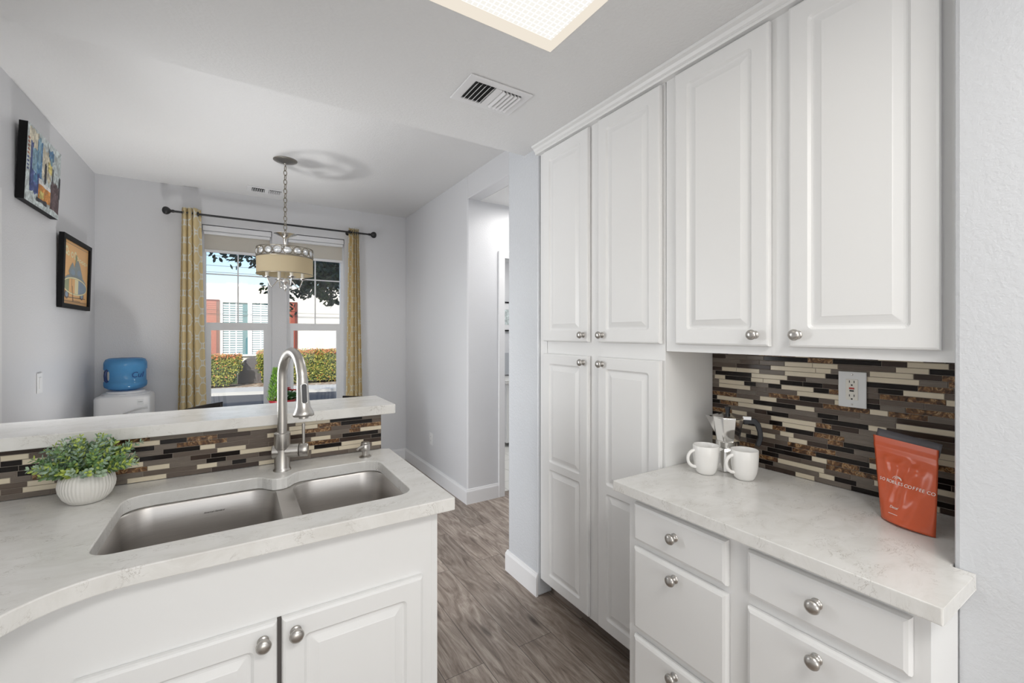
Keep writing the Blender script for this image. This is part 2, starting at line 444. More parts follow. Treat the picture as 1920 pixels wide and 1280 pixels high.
# kitchen ceiling with the recess of the light box
LX0, LX1, LY0, LY1 = -.27, .953, .645, 1.253
b = BM()
slab(b, [(-1.1, -2.7), (1.9, -2.7), (1.9, 1.94), (1.4, 1.94), (1.4, 2.07), (-1.1, 2.07)], [[(LX0, LY0), (LX1, LY0), (LX1, LY1), (LX0, LY1)]], 2.438, 2.95)
o = link('ceiling', b, 'ceiling_paint_textured'); tag(o, kind='structure')
struct('ceiling', 'ceiling_paint', 1.76, 4.1, 2.246, 3.30, 2.555, 2.75)
struct('ceiling', 'ceiling_paint', 1.76, 4.1, 3.42, 5.3, 2.60, 2.75)
# upper storey of the house, throws the house's shade on the street
struct('wall_upper_storey', 'roof_shell', -7, 9, -8, 5.0, 2.96, 6.6)

# baseboards
def baseboard(name, p0, p1, nrm, ext0=0, ext1=0, h=.125, t=.014):
    b = BM(); p0 = Vector((*p0, 0)); p1 = Vector((*p1, 0)); d = (p1-p0).normalized(); n = Vector((*nrm, 0))
    prof = [(0.0005, 0), (t, 0), (t, h-.022), (t-.003, h-.014), (t-.006, h-.010), (t-.007, h-.003), (t-.010, h), (0.0005, h)]
    A = [b.verts.new(p0 - d*(ext0*u/t) + n*u + Vector((0, 0, z))) for u, z in prof]
    B = [b.verts.new(p1 + d*(ext1*u/t) + n*u + Vector((0, 0, z))) for u, z in prof]
    bridge(b, A, B); b.faces.new(A); b.faces.new(B)
    return tag(link(name, b, 'trim_white'), kind='structure')
T = .014
baseboard('baseboard_back', (-.98, 4.87), (1.64, 4.87), (0, -1), 0, -T)
baseboard('baseboard_right', (1.64, 4.87), (1.64, 3.30), (-1, 0), -T, T)
baseboard('baseboard_hall', (1.64, 3.30), (1.938, 3.30), (0, -1), T, 0)
baseboard('baseboard_left', (-.98, 3.14), (-.98, 4.87), (1, 0), 0, -T)
baseboard('baseboard_column', (1.39, 2.245), (1.39, 1.935), (-1, 0), T, 0)
baseboard('baseboard_column', (1.39, 2.245), (3.9, 2.245), (0, 1), T, 0)

# entry door on the left wall (frame, casing, glazed leaf)
b = BM()
for y0, y1, z0, z1 in ((3.06, 3.125, 0, 2.135), (2.195, 2.26, 0, 2.135), (2.26, 3.06, 2.07, 2.135)): box(b, -.98, -.962, y0, y1, z0, z1)
tag(link('trim_1', b, 'trim_white'), kind='structure')
dr = thing('door_1', None, None, (-1.05, 2.66, 0), kind='structure')
b = BM()
for y0, y1, z0, z1 in ((2.265, 2.33, .0, 2.065), (2.99, 3.055, .0, 2.065), (2.33, 2.99, 0, .25), (2.33, 2.99, 2.0, 2.065)): box(b, -1.075, -1.035, y0, y1, z0, z1)
link('door_frame', b, 'trim_white', dr); b = BM(); box(b, -1.06, -1.055, 2.33, 2.99, .25, 2.0); link('door_glass', b, 'window_glass', dr)

# bathroom doorway casing and jamb
b = BM()
for x0, x1, z0, z1 in ((1.938, 1.998, 0, 2.148), (2.768, 2.828, 0, 2.148), (1.998, 2.768, 2.088, 2.148)):
    box(b, x0, x1, 3.282, 3.30, z0, z1); box(b, x0, x1, 3.42, 3.436, z0, z1)
box(b, 1.985, 2.0, 3.30, 3.42, 0, 2.09)
o = tag(link('trim_2', b, 'trim_white'), kind='structure'); bevel_mod(o, .003)
struct('floor', 'bath_tile', 1.76, 4.0, 3.38, 5.2, -.05, .004)
struct('wall_bath', 'wall_paint', 1.76, 4.1, 5.2, 5.3, 0, 2.6)
b = BM(); box(b, 1.765, 4.0, 5.186, 5.199, 0.004, .12); tag(link('baseboard_bath', b, 'trim_white'), kind='structure')
t = thing('framed_picture', 'small black framed picture with white mat glimpsed through the bathroom doorway', 'picture', (3.3, 5.19, 1.65))
b = BM()
for x0, x1, z0, z1 in ((2.95, 3.75, 1.46, 1.478), (2.95, 3.75, 1.85, 1.868), (2.95, 2.968, 1.478, 1.85), (3.732, 3.75, 1.478, 1.85)): box(b, x0, x1, 5.17, 5.199, z0, z1)
link('picture_frame', b, 'black_frame', t)
b = BM(); box(b, 2.968, 3.732, 5.185, 5.198, 1.478, 1.85); link('picture_mat', b, 'trim_white', t)
b = BM(); box(b, 3.0, 3.6, 5.183, 5.184, 1.55, 1.76); link('picture_print', b, 'pic_pale', t)
t = thing('bathroom_vanity', 'white bathroom vanity with pale top glimpsed through the hall doorway', 'vanity', (3.4, 4.9, .004))
bx('cabinet_body', 'cabinet_white', 2.86, 3.95, 4.66, 5.184, .06, .80, parent=t)
bx('vanity_top', 'quartz', 2.84, 3.97, 4.63, 5.184, .801, .84, parent=t, bevel=.003)
bx('plinth', 'toe_dark', 3.03, 3.93, 4.72, 5.17, .005, .06, parent=t)
d_ = bx('door', 'cabinet_white', 2.90, 3.39, 4.64, 4.659, .10, .76, parent=t, bevel=.004)
d_ = bx('door', 'cabinet_white', 3.42, 3.92, 4.64, 4.659, .10, .76, parent=t, bevel=.004)
b = BM(); box(b, 3.02, 3.42, 5.165, 5.199, .86, 1.16)
tag(link('bath_towel', b, 'towel_grey'), 'grey towel hanging on the bathroom wall under the small picture', 'towel')

# ------------------------------------------------------------------ windows
def window(n, x0, x1):
    t = thing('window_%d' % n, None, None, (x0, 4.95, WZ0), kind='structure')
    y0, y1 = 4.925, 4.985
    zr = 1.52
    b = BM(); fw = .030
    box(b, x0, x0+fw, y0, y1, WZ0, WZ1); box(b, x1-fw, x1, y0, y1, WZ0, WZ1)
    box(b, x0+fw, x1-fw, y0, y1, WZ0, WZ0+.04); box(b, x0+fw, x1-fw, y0, y1, WZ1-.03, WZ1)
    link('window_frame', b, 'vinyl_white', t)
    b = BM(); box(b, x0+fw, x1-fw, y0+.012, y1-.004, zr-.030, zr+.010)      # meeting rail
    for lx in ((x0+x1)/2-.02, (x0+x1)/2+.035): box(b, lx-.018, lx, y0+.004, y0+.012, zr-.012, zr)
    link('meeting_rail', b, 'vinyl_white', t)
    b = BM(); sw = .038                                                       # lower sash
    xa, xb = x0+fw, x1-fw
    box(b, xa, xa+sw, y0+.006, y0+.032, WZ0+.04, zr-.03); box(b, xb-sw, xb, y0+.006, y0+.032, WZ0+.04, zr-.03)
    box(b, xa+sw, xb-sw, y0+.006, y0+.032, WZ0+.04, WZ0+.085); box(b, xa+sw, xb-sw, y0+.006, y0+.032, zr-.062, zr-.03)
    link('lower_sash', b, 'vinyl_white', t)
    b = BM(); xm = (x0+x1)/2; zm = 1.985
    box(b, xm-.006, xm+.006, y1-.024, y1-.016, zr+.01, WZ1-.03); box(b, xa, xm-.006, y1-.024, y1-.016, zm-.006, zm+.006); box(b, xm+.006, xb, y1-.024, y1-.016, zm-.006, zm+.006)
    link('muntin', b, 'vinyl_white', t)
    b = BM(); box(b, xa, xb, y1-.015, y1-.012, zr+.01, WZ1-.03); link('pane', b, 'window_glass', t)
    b = BM(); box(b, xa+sw, xb-sw, y0+.018, y0+.021, WZ0+.085, zr-.062); link('pane', b, 'window_glass', t)
window(1, -.262, .300); window(2, .428, .975)
b = BM(); box(b, -.262, .300, 4.87, 4.925, WZ0-.0, WZ0+.012); box(b, .428, .975, 4.87, 4.925, WZ0, WZ0+.012)
tag(link('window_sill', b, 'trim_white'), kind='structure')

# roller blinds
for i, (x0, x1, lb) in enumerate(((-.255, .294, 'rolled-up beige roller blind above the left window pane'), (.434, .969, 'rolled-up beige roller blind above the right window pane'))):
    t = thing('roller_blind', lb, 'blind', ((x0+x1)/2, 4.895, 2.40), 'roller blinds over the two windows')
    b = BM(); box(b, x0, x1, 4.876, 4.918, 2.372, 2.418); o = link('head_rail', b, 'vinyl_white', t); bevel_mod(o, .004)
    b = BM(); lathe(b, [(.016, 0), (.016, x1-x0-.02)], (x0+.01, 4.896, 2.356), (1, 0, 0), 16); link('roller', b, 'vinyl_white', t, smooth=40)
    b = BM(); box(b, x0+.012, x1-.012, 4.911, 4.913, 2.205, 2.36); link('blind_cloth', b, 'blind_fabric', t)
    b = BM(); box(b, x0+.012, x1-.012, 4.905, 4.919, 2.178, 2.204); o = link('bottom_bar', b, 'vinyl_white', t); bevel_mod(o, .003)

# curtain rod and curtains
t = thing('curtain_rod', 'black curtain rod with round finials above the dining window', 'curtain rod', (.38, 4.79, 2.49))
b = BM(); tube(b, [(-.46, 4.79, 2.49), (1.21, 4.79, 2.49)], .009, 12); link('rod', b, 'black_iron', t, smooth=40)
for sx, x in ((-1, -.46), (1, 1.21)):
    b = BM(); lathe(b, [(.012, -.008), (.013, .004), (.011, .014), (.022, .024), (.031, .036), (.034, .050), (.030, .064), (.019, .073), (.004, .077)], (x, 4.79, 2.49), (sx, 0, 0), 20)
    link('finial', b, 'black_iron', t, smooth=50)
for x in (-.285, 1.005):
    b = BM(); lathe(b, [(.022, 0), (.022, .006)], (x, 4.869, 2.49), (0, -1, 0), 16); tube(b, [(x, 4.865, 2.49), (x, 4.79, 2.49)], .007, 8); lathe(b, [(.020, -.008), (.020, .008)], (x, 4.79, 2.49), (1, 0, 0), 16)
    link('rod_bracket', b, 'black_iron', t, smooth=40)
def curtain(label, xt0, xt1, xb0, xb1, folds, flat):
    """folds: number of pleats; flat: side (+1/-1) with a wide smooth return"""
    b = BM(); uvl = b.loops.layers.uv.new('UVMap')
    nz, nu = 26, 110
    zt, zb = 2.535, .07
    P_ = []; 
    for j in range(nz+1):
        tz = j/nz; z = zt + (zb-zt)*tz; row = []
        k = min(1, tz*1.25)
        x0 = xt0+(xb0-xt0)*k; x1 = xt1+(xb1-xt1)*k
        arc = 0; prev = None
        for i in range(nu+1):
            s_ = i/nu
            ss = s_ if flat > 0 else 1-s_
            ph = ss*folds*2*PI
            amp = .030*(1-.45*max(0, ss-.62)/.38) 
            if ss > .70: ph = .70*folds*2*PI + (ss-.70)*folds*2*PI*.45
            x = x0+(x1-x0)*s_ + .006*math.sin(ph*1.0+1.2+tz)
            y = 4.792 + amp*math.sin(ph) + .006*math.sin(3*tz+ph*.3)
            y = min(y, 4.845)
            if prev is not None: arc += math.hypot(x-prev[0], y-prev[1])
            prev = (x, y)
            row.append((b.verts.new((x, y, z)), arc))
        P_.append(row)
    for j in range(nz):
        for i in range(nu):
            q = [P_[j][i], P_[j][i+1], P_[j+1][i+1], P_[j+1][i]]
            f = b.faces.new([a[0] for a in q])
            for lp, a in zip(f.loops, q): lp[uvl].uv = (a[1], a[0].co.z)
    t = thing('curtain', label, 'curtain', ((xb0+xb1)/2, 4.79, zb), 'patterned curtains at the dining window')
    o = link('curtain_panel', b, 'curtain_fabric', t, smooth=True, recalc=False)
    sd = o.modifiers.new('thick', 'SOLIDIFY'); sd.thickness = .0016
    for q in range(4):
        x = xt0+(xt1-xt0)*(q+.6)/4.3; b = BM()
        lathe(b, [(.024, -.002), (.026, 0), (.024, .002), (.019, .002), (.018, 0), (.019, -.002)], (x, 4.79, 2.49), (1, 0, 0), 18, close=True, cap=False)
        link('grommet', b, 'black_iron', t, smooth=40)
curtain('yellow trellis-patterned curtain gathered at the left side of the window', -.405, -.262, -.437, -.212, 4.0, 1)
curtain('yellow trellis-patterned curtain gathered at the right side of the window', 1.000, 1.098, .962, 1.140, 4.6, -1)

# ------------------------------------------------------------------ cabinet doors, drawers, knobs
def panel_door(bm, w_, h, holes, mp, t_=.019, ch=.006):
    def ring(pts, d): return [bm.verts.new(mp(x, z, d)) for x, z in pts]
    o0 = ring([(0, 0), (w_, 0), (w_, h), (0, h)], t_)
    o1 = ring([(0, 0), (w_, 0), (w_, h), (0, h)], ch)
    o2 = ring([(ch*.35, ch*.35), (w_-ch*.35, ch*.35), (w_-ch*.35, h-ch*.35), (ch*.35, h-ch*.35)], ch*.3)
    o3 = ring([(ch*1.1, ch*1.1), (w_-ch*1.1, ch*1.1), (w_-ch*1.1, h-ch*1.1), (ch*1.1, h-ch*1.1)], 0)
    bm.faces.new(o0); bridge(bm, o0, o1); bridge(bm, o1, o2); bridge(bm, o2, o3)
    loops = [o3]
    for (x0, z0, x1, z1) in holes:
        r = []
        for ins, d, rad in ((0, 0, .014), (.004, .0035, .012), (.007, .0065, .011), (.011, .0072, .009), (.016, .0066, .004), (.034, .0012, .0012), (.036, .0002, .001)):
            r.append(ring(rrect(x0+ins, z0+ins, x1-ins, z1-ins, rad, 4), d))
        for A, B in zip(r, r[1:]): bridge(bm, A, B)
        bm.faces.new(r[-1]); loops.append(r[0])
    fill_loops(bm, loops)
def knob(parent, p, axis, k=1.0):
    b = BM()
    lathe(b, [(.0128*k, 0), (.0128*k, .0015*k), (.0105*k, .0035*k), (.0062*k, .006*k), (.0052*k, .010*k), (.0060*k, .014*k), (.0110*k, .0165*k), (.0155*k, .0195*k), (.0165*k, .0235*k), (.0150*k, .0275*k), (.0100*k, .0310*k), (.0040*k, .0325*k)], p, axis, 28)
    return link('knob', b, 'nickel', parent, smooth=50)
XD = 1.381   # front of the tall and wall cabinet doors
def rdoor(parent, y0, y1, z0, z1, knobpos, rows=None, xf=XD, flatpanel=False):
    mpf = lambda u, v, d: Vector((xf+d, y1-u, z0+v))
    b = BM(); w_ = y1-y0; h = z1-z0
    st = .052
    if flatpanel: holes = []
    elif rows: holes = [(st, a-z0, w_-st, c-z0) for a, c in rows]
    else: holes = [(st, st, w_-st, h-st)]
    panel_door(b, w_, h, holes, mpf, t_=.0185, ch=.010 if flatpanel else .006)
    o = link('drawer' if flatpanel else 'door', b, 'cabinet_white', parent, smooth=7, loc=(xf, (y0+y1)/2, z0))
    if knobpos: knob(o, (xf-.0003, knobpos[0], knobpos[1]), (-1, 0, 0))
    return o

# tall pantry cabinet
t = thing('pantry_cabinet', 'tall white pantry cabinet with four raised-panel doors beside the grey column', 'cabinet', (1.55, 1.52, 0))
b = BM()
yA, yB = 1.112, 1.930
box(b, 1.402, 1.705, yB-.02, yB, .098, 2.42); box(b, 1.402, 1.705, yA, yA+.018, .098, 2.42); box(b, 1.402, 1.700, yA+.018, yB-.02, .098, .115)
# face frame
for y0, y1, z0, z1 in ((yA+.018, yA+.045, .115, 2.42), (yB-.062, yB-.02, .115, 2.42), (1.45, 1.548, .115, 2.42), (yA+.045, 1.45, .115, .15), (1.548, yB-.06, .115, .15), (yA+.045, 1.45, 1.30, 1.41), (1.548, yB-.06, 1.30, 1.41), (yA+.045, 1.45, 2.35, 2.42), (1.548, yB-.06, 2.35, 2.42)):
    box(b, 1.402, 1.42, y0, y1, z0, z1)
box(b, 1.695, 1.705, yA+.018, yB-.02, .115, 2.42)
link('carcass', b, 'cabinet_white', t)
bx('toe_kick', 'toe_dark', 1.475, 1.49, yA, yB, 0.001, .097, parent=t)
for (y0, y1, ky) in ((1.532, 1.882, 1.562), (1.124, 1.466, 1.438)):
    rdoor(t, y0, y1, 1.388, 2.388, (ky, 1.421))
    rdoor(t, y0, y1, .112, 1.322, (ky, 1.292), rows=((.165, .722), (.758, 1.272)))
# wall cabinet
t = thing('wall_cabinet', 'white wall cabinet with two raised-panel doors above the coffee counter', 'cabinet', (1.55, .70, 1.36))
b = BM(); box(b, 1.402, 1.700, .302, 1.108, 1.36, 2.42); link('carcass', b, 'cabinet_white', t)
rdoor(t, .716, 1.056, 1.388, 2.388, (.757, 1.424)); rdoor(t, .329, .660, 1.388, 2.388, (.633, 1.424))
# crown along the top of the cabinets
b = BM()
prof = [(1.402, 2.395), (1.378, 2.397), (1.374, 2.403), (1.376, 2.407), (1.370, 2.412), (1.364, 2.422), (1.352, 2.428), (1.350, 2.4375), (1.402, 2.4375)]
A = [b.verts.new((x, .30, z)) for x, z in prof]; B = [b.verts.new((x, 1.945, z)) for x, z in prof]
bridge(b, A, B); b.faces.new(A); b.faces.new(B); tag(link('trim_3', b, 'cabinet_white'), kind='structure')

# base cabinet with drawers
t = thing('drawer_base_cabinet', 'white base cabinet with six slab drawers under the coffee counter', 'cabinet', (1.4, .68, 0))
b = BM()
box(b, 1.162, 1.70, 1.052, 1.072, .0, .879); box(b, 1.162, 1.338, .290, .308, 0, .879)
for y0, y1, z0, z1 in ((.308, .33, .10, .879), (.635, .718, .10, .879), (1.03, 1.052, .10, .879)): box(b, 1.162, 1.18, y0, y1, z0, z1)
for z0, z1 in ((.10, .14), (.395, .455), (.700, .738), (.848, .879)):
    box(b, 1.1622, 1.18, .33, .635, z0, z1); box(b, 1.1622, 1.18, .718, 1.03, z0, z1)
box(b, 1.18, 1.20, .308, 1.052, .10, .879)
link('carcass', b, 'cabinet_white', t)
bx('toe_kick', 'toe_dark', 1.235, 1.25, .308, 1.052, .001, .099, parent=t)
for (y0, y1, ky) in ((.706, 1.040, .873), (.316, .650, .483)):
    for z0, z1, kz in ((.728 if y0 > .5 else .736, .855, .797), (.432, .706, .672), (.125, .406, .372)):
        rdoor(t, y0, y1, z0, z1, (ky, kz if z0 < .7 else .80), flatpanel=True, xf=1.142)

# right countertop
b = BM(); e = .012
slab(b, [(1.117, .262), (1.3405, .262), (1.3405, .3), (1.7035, .3), (1.7035, 1.109), (1.117, 1.109)], [], .880, .914)
o = tag(link('countertop', b, 'quartz'), 'white veined quartz countertop under the coffee maker and mugs', 'countertop'); bevel_mod(o, .003)

# ------------------------------------------------------------------ tile backsplashes
TM = ['tile_beige', 'tile_taupe', 'tile_grey', 'tile_black', 'tile_umber', 'tile_marble']
def tiles(name, label, L_, z0, z1, mp, seed, pitch, tone):
    r = random.Random(seed); t = thing(name, label, 'backsplash', mp(L_/2, z0, 0))
    b = BM(); rows = int(round((z1-z0)/pitch)); pitch = (z1-z0)/rows; g_ = .0016; prevk = -1
    for i in range(rows):
        za = z0+i*pitch+g_/2; zb = z0+(i+1)*pitch-g_/2
        u = -r.uniform(0, .09)
        while u < L_:
            ln = r.choice((.045, .06, .075, .09, .105, .13, .15))
            k = r.choices(range(6), weights=tone)[0]
            if k == prevk and r.random() < .6: k = r.choices(range(6), weights=tone)[0]
            prevk = k
            a, c = max(u, 0), min(u+ln, L_)
            if c-a > .006:
                q = [(a, za), (c, za), (c, zb), (a, zb)]
                e_ = .0009; q2 = [(a+e_, za+e_), (c-e_, za+e_), (c-e_, zb-e_), (a+e_, zb-e_)]
                A = [b.verts.new(mp(x, z, .0)) for x, z in q]; B = [b.verts.new(mp(x, z, .0052)) for x, z in q]; D = [b.verts.new(mp(x, z, .006)) for x, z in q2]
                bridge(b, A, B, k); bridge(b, B, D, k); b.faces.new(D).material_index = k; b.faces.new(A).material_index = k
            u += ln+g_
    o = link('mosaic_tiles', b, TM, t)
    b = BM(); A = []
    c = [(0, z0), (L_, z0), (L_, z1), (0, z1)]
    A = [b.verts.new(mp(x, z, .0042)) for x, z in c]; B = [b.verts.new(mp(x, z, -.0045)) for x, z in c]
    bridge(b, A, B); b.faces.new(A); b.faces.new(B)
    link('grout_bed', b, 'grout', t)
    return t
# right niche: u runs from Y=1.112 towards the camera
tiles('tile_backsplash', 'brown and beige linear mosaic backsplash behind the coffee maker', .811, .9145, 1.3595, lambda u, z, d: Vector((1.7073-d+.0, 1.1115-u, z)), 11, .0172, (25, 20, 14, 22, 9, 10))
# ------------------------------------------------------------------ bar wall, bar top, peninsula
struct('wall_half', 'wall_paint', -.979, .549, 1.976, 2.12, 0, 1.070)
tiles('tile_backsplash', 'brown and beige linear mosaic backsplash between sink counter and raised bar', 1.525, .9145, 1.0705, lambda u, z, d: Vector((-.976+u, 1.9712-d, z)), 23, .0165, (30, 18, 18, 20, 6, 8))
b = BM()
slab(b, [(-.978, 1.932)] + [(.598, 1.932), (.606, 1.940)] + [(.606, 2.262), (-.978, 2.262)], [], 1.0715, 1.112)
o = tag(link('bar_countertop', b, 'quartz'), 'raised white quartz bar top between kitchen and dining room', 'countertop'); bevel_mod(o, .003)
# sink counter with its curved inner corner
out = [(.583, 1.258), (.583, 1.950), (.552, 1.966), (-.978, 1.966), (-.978, -.9), (-.402, -.9), (-.402, 1.05)]
cx_, cy_, r_ = -.402+.21, 1.258-.21, .21
for i in range(1, 15):
    a = PI - (PI/2)*i/15
    out.append((cx_+r_*math.cos(a)*1.0, cy_+r_*math.sin(a)))
out.append((cx_, 1.258))
def arc(cx, cy, r, a0, a1, n=7): return [(cx+r*math.cos(a0+(a1-a0)*i/n), cy+r*math.sin(a0+(a1-a0)*i/n)) for i in range(n+1)]
SX0, SX1, SY0, SY1 = -.293, .489, 1.366, 1.808
cut = arc(SX0+.05, SY0+.05, .05, PI, 1.5*PI) + arc(SX1-.055, SY0+.05+.010, .055, -PI/2, 0) + arc(SX1-.06, SY1-.06, .06, 0, PI/2)
cut += [(.215, SY1), (.198, SY1-.004), (.183, SY1-.016), (.170, SY1-.034), (.155, SY1-.050), (.138, SY1-.056), (.122, SY1-.056), (.108, SY1-.050), (.094, SY1-.034), (.080, SY1-.012), (.066, SY1-.002), (.050, SY1)]
cut += arc(SX0+.06, SY1-.06, .06, PI/2, PI)
b = BM(); slab(b, out, [cut], .874, .914)
o = tag(link('sink_countertop', b, 'quartz'), 'white veined quartz sink countertop with a curved inner corner', 'countertop'); bevel_mod(o, .003)

# sink cabinet
t = thing('sink_cabinet', 'white sink base cabinet with two raised-panel doors under the sink', 'cabinet', (0, 1.6, 0))
b = BM()
box(b, .520, .540, 1.30, 1.960, 0, .873)
box(b, -.97, .095, 1.3005, 1.32, .66, .873); box(b, .095, .520, 1.3005, 1.32, .66, .873)
for x0, x1, z0, z1 in ((.46, .52, .10, .66), (.065, .13, .10, .66), (-.97, -.26, .10, .66), (-.26, .065, .10, .14), (.13, .46, .10, .14)): box(b, x0, x1, 1.3005, 1.32, z0, z1)
box(b, -.97, .52, 1.93, 1.96, .1, .60)
link('carcass', b, 'cabinet_white', t)
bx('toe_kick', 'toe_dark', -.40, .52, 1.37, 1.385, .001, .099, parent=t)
def pdoor(parent, x0, x1, z0, z1, k):
    mpf = lambda u, v, d: Vector((x0+u, 1.281+d, z0+v)); b = BM(); w_ = x1-x0; h = z1-z0
    panel_door(b, w_, h, [(.052, .052, w_-.052, h-.056)], mpf, t_=.0185, ch=.008)
    o = link('door', b, 'cabinet_white', parent, smooth=7, loc=(x0, 1.281, z0)); knob(o, (k[0], 1.2807, k[1]), (0, -1, 0), 1.08)
pdoor(t, .102, .487, .112, .684, (.134, .645)); pdoor(t, -.293, .091, .112, .684, (.059, .645))
b = BM(); box(b, .0915, .1015, 1.2995, 1.3003, .112, .684); link('door_gap', b, 'cabinet_gap', t)
t = thing('left_run_cabinet', 'white base cabinet under the counter running along the left wall', 'cabinet', (-.7, .2, 0))
t['label'] = 'white base cabinet under the curved counter corner at left'
b = BM(); box(b, -.97, -.435, -.88, 1.298, .1, .873); box(b, -.97, -.50, -.88, 1.298, 0, .0995); link('carcass', b, 'cabinet_white', t)

# ------------------------------------------------------------------ sink
t = thing('undermount_sink', 'stainless steel double-bowl undermount sink in the quartz counter', 'sink', (.1, 1.59, .66))
def bowl(name, x0, x1, y0, y1, r, ztop, zb):
    b = BM(); rings = []
    for ins, z, rr in ((0.0002, ztop-.0015, r), (.003, ztop-.006, r), (.008, ztop-.10, r), (.012, zb+.03, r), (.018, zb+.012, r-.004), (.032, zb+.002, r-.012), (.05, zb, max(.01, r-.02))):
        rings.append([b.verts.new((x, y, z)) for x, y in rrect(x0+ins, y0+ins, x1-ins, y1-ins, rr, 8)])
    for A, B in zip(rings, rings[1:]): bridge(b, A, B)
    b.faces.new(rings[-1])
    o = link(name, b, 'brushed_steel', t, smooth=60, recalc=False)
    return o
def flipn(o):
    return o
bowl('left_bowl', -.300, .120, 1.362, 1.802, .075, .8735, .655)
bowl('right_bowl', .172, .494, 1.368, 1.804, .075, .8735, .690)
b = BM()   # flange and the strip between the bowls
slab(b, [(-.34, 1.33), (.53, 1.33), (.53, 1.85), (-.34, 1.85)], [rrect(-.300, 1.362, .120, 1.802, .075, 8), rrect(.172, 1.368, .494, 1.804, .075, 8)], .8700, .8735)
link('sink_deck', b, 'brushed_steel', t)
for x, zb in ((-.09, .655), (.333, .690)):
    b = BM(); lathe(b, [(.056, .0008), (.056, .003), (.048, .004), (.042, .0015), (.012, .0012), (.006, .006), (.002, .006)], (x, 1.62, zb), (0, 0, 1), 28); link('drain', b, 'nickel', t, smooth=40)
def text(name, s_, size, mat_, M, parent, ext=.0003, shear=0):
    cu = bpy.data.curves.new('tmp', 'FONT'); cu.body = s_; cu.size = size; cu.extrude = ext; cu.align_x = 'CENTER'; cu.align_y = 'CENTER'; cu.shear = shear
    oo = bpy.data.objects.new('tmp', cu); C.objects.link(oo)
    me = oo.to_mesh(); me2 = me.copy(); oo.to_mesh_clear(); bpy.data.objects.remove(oo); bpy.data.curves.remove(cu)
    me2.transform(M); b = BM(); b.from_mesh(me2); bpy.data.meshes.remove(me2)
    return link(name, b, mat_, parent, recalc=False)
def mtx(origin, xaxis, yaxis):
    x = Vector(xaxis).normalized(); y = Vector(yaxis); y = (y-x*y.dot(x)).normalized(); z = x.cross(y)
    M = Matrix.Identity(4)
    for i, a in enumerate((x, y, z)):
        for j in range(3): M[j][i] = a[j]
    M.translation = Vector(origin); return M
text('maker_lettering', 'American Standard', .0075, 'lettering_dark', mtx((-.062, 1.7935, .826), (1, 0, 0), (0, 0, 1)), t, shear=.35)

# ------------------------------------------------------------------ faucet
t = thing('kitchen_faucet', 'brushed nickel gooseneck pull-down faucet behind the sink', 'faucet', (.148, 1.856, .914))
fx, fy = .148, 1.856
b = BM(); lathe(b, [(.0305, .0002), (.0305, .005), (.028, .008), (.0265, .012), (.0265, .085), (.029, .087)], (fx, fy, .914), (0, 0, 1), 36)
lathe(b, [(.027, .08), (.028, .084), (.028, .140), (.0255, .142), (.0245, .142)], (fx, fy, .914), (0, 0, 1), 36); link('base_body', b, 'nickel', t, smooth=45)
hd = Vector((.97, -.24, 0)).normalized()
b = BM(); c0 = Vector((fx, fy, .985)); lathe(b, [(.020, -.034), (.0245, -.031), (.0245, .056), (.022, .058)], c0, hd, 32); link('valve_barrel', b, 'nickel', t, smooth=45)
b = BM(); lathe(b, [(.0235, .0595), (.0250, .061), (.0250, .086), (.022, .089)], c0, hd, 32)
hp = c0+hd*.073; tube(b, [hp+Vector((0, 0, .018)), hp+Vector((0, 0, .10))], [.0052, .0058], 14)
link('lever_handle', b, 'nickel', t, smooth=45)
dv = Vector((.235, -.97, 0)).normalized(); R_ = .098
pts = [Vector((fx, fy, z)) for z in (1.05, 1.12, 1.20, 1.255)]
for i in range(1, 21):
    a = PI*i/20*.965
    pts.append(Vector((fx, fy, 1.262)) + dv*(R_*(1-math.cos(a))) + Vector((0, 0, R_*math.sin(a))))
b = BM(); tube(b, pts, .0172, 24); link('gooseneck_spout', b, 'nickel', t, smooth=50)
p_end = pts[-1]; dn = Vector((dv.x*.10, dv.y*.10, -1)).normalized()
b = BM(); lathe(b, [(.0165, -.004), (.0178, 0), (.0185, .02), (.0195, .045), (.0205, .075), (.0235, .098), (.0300, .112), (.0335, .120), (.0335, .127), (.030, .130), (.012, .131)], p_end, dn, 32)
lathe(b, [(.0155, .130), (.015, .137), (.010, .138)], p_end, dn, 24)
sh = link('spray_head', b, 'nickel', t, smooth=50)
tocam = (Vector((0, 0, p_end.z)) - p_end).normalized(); tocam = (tocam - dn*tocam.dot(dn)).normalized(); tocam = (Matrix.Rotation(math.radians(14), 3, 'Z') @ tocam)
side = dn.cross(tocam).normalized()
b = BM(); bc = p_end + dn*.052 + tocam*.0165
for off, hw, hh, mi in ((.0, .0105, .036, 0), (.003, .0085, .033, 1)):
    A = [b.verts.new(bc + side*x*1.0 + dn*y + tocam*(off-.003)) for x, y in rrect(-hw, -hh, hw, hh, hw*.75, 5)]
    B = [b.verts.new(bc + side*x*.92 + dn*y*.97 + tocam*(off+.0042)) for x, y in rrect(-hw, -hh, hw, hh, hw*.75, 5)]
    bridge(b, A, B, mi); b.faces.new(B).material_index = mi
link('spray_button', b, ['silver', 'dark_button'], sh, smooth=40)

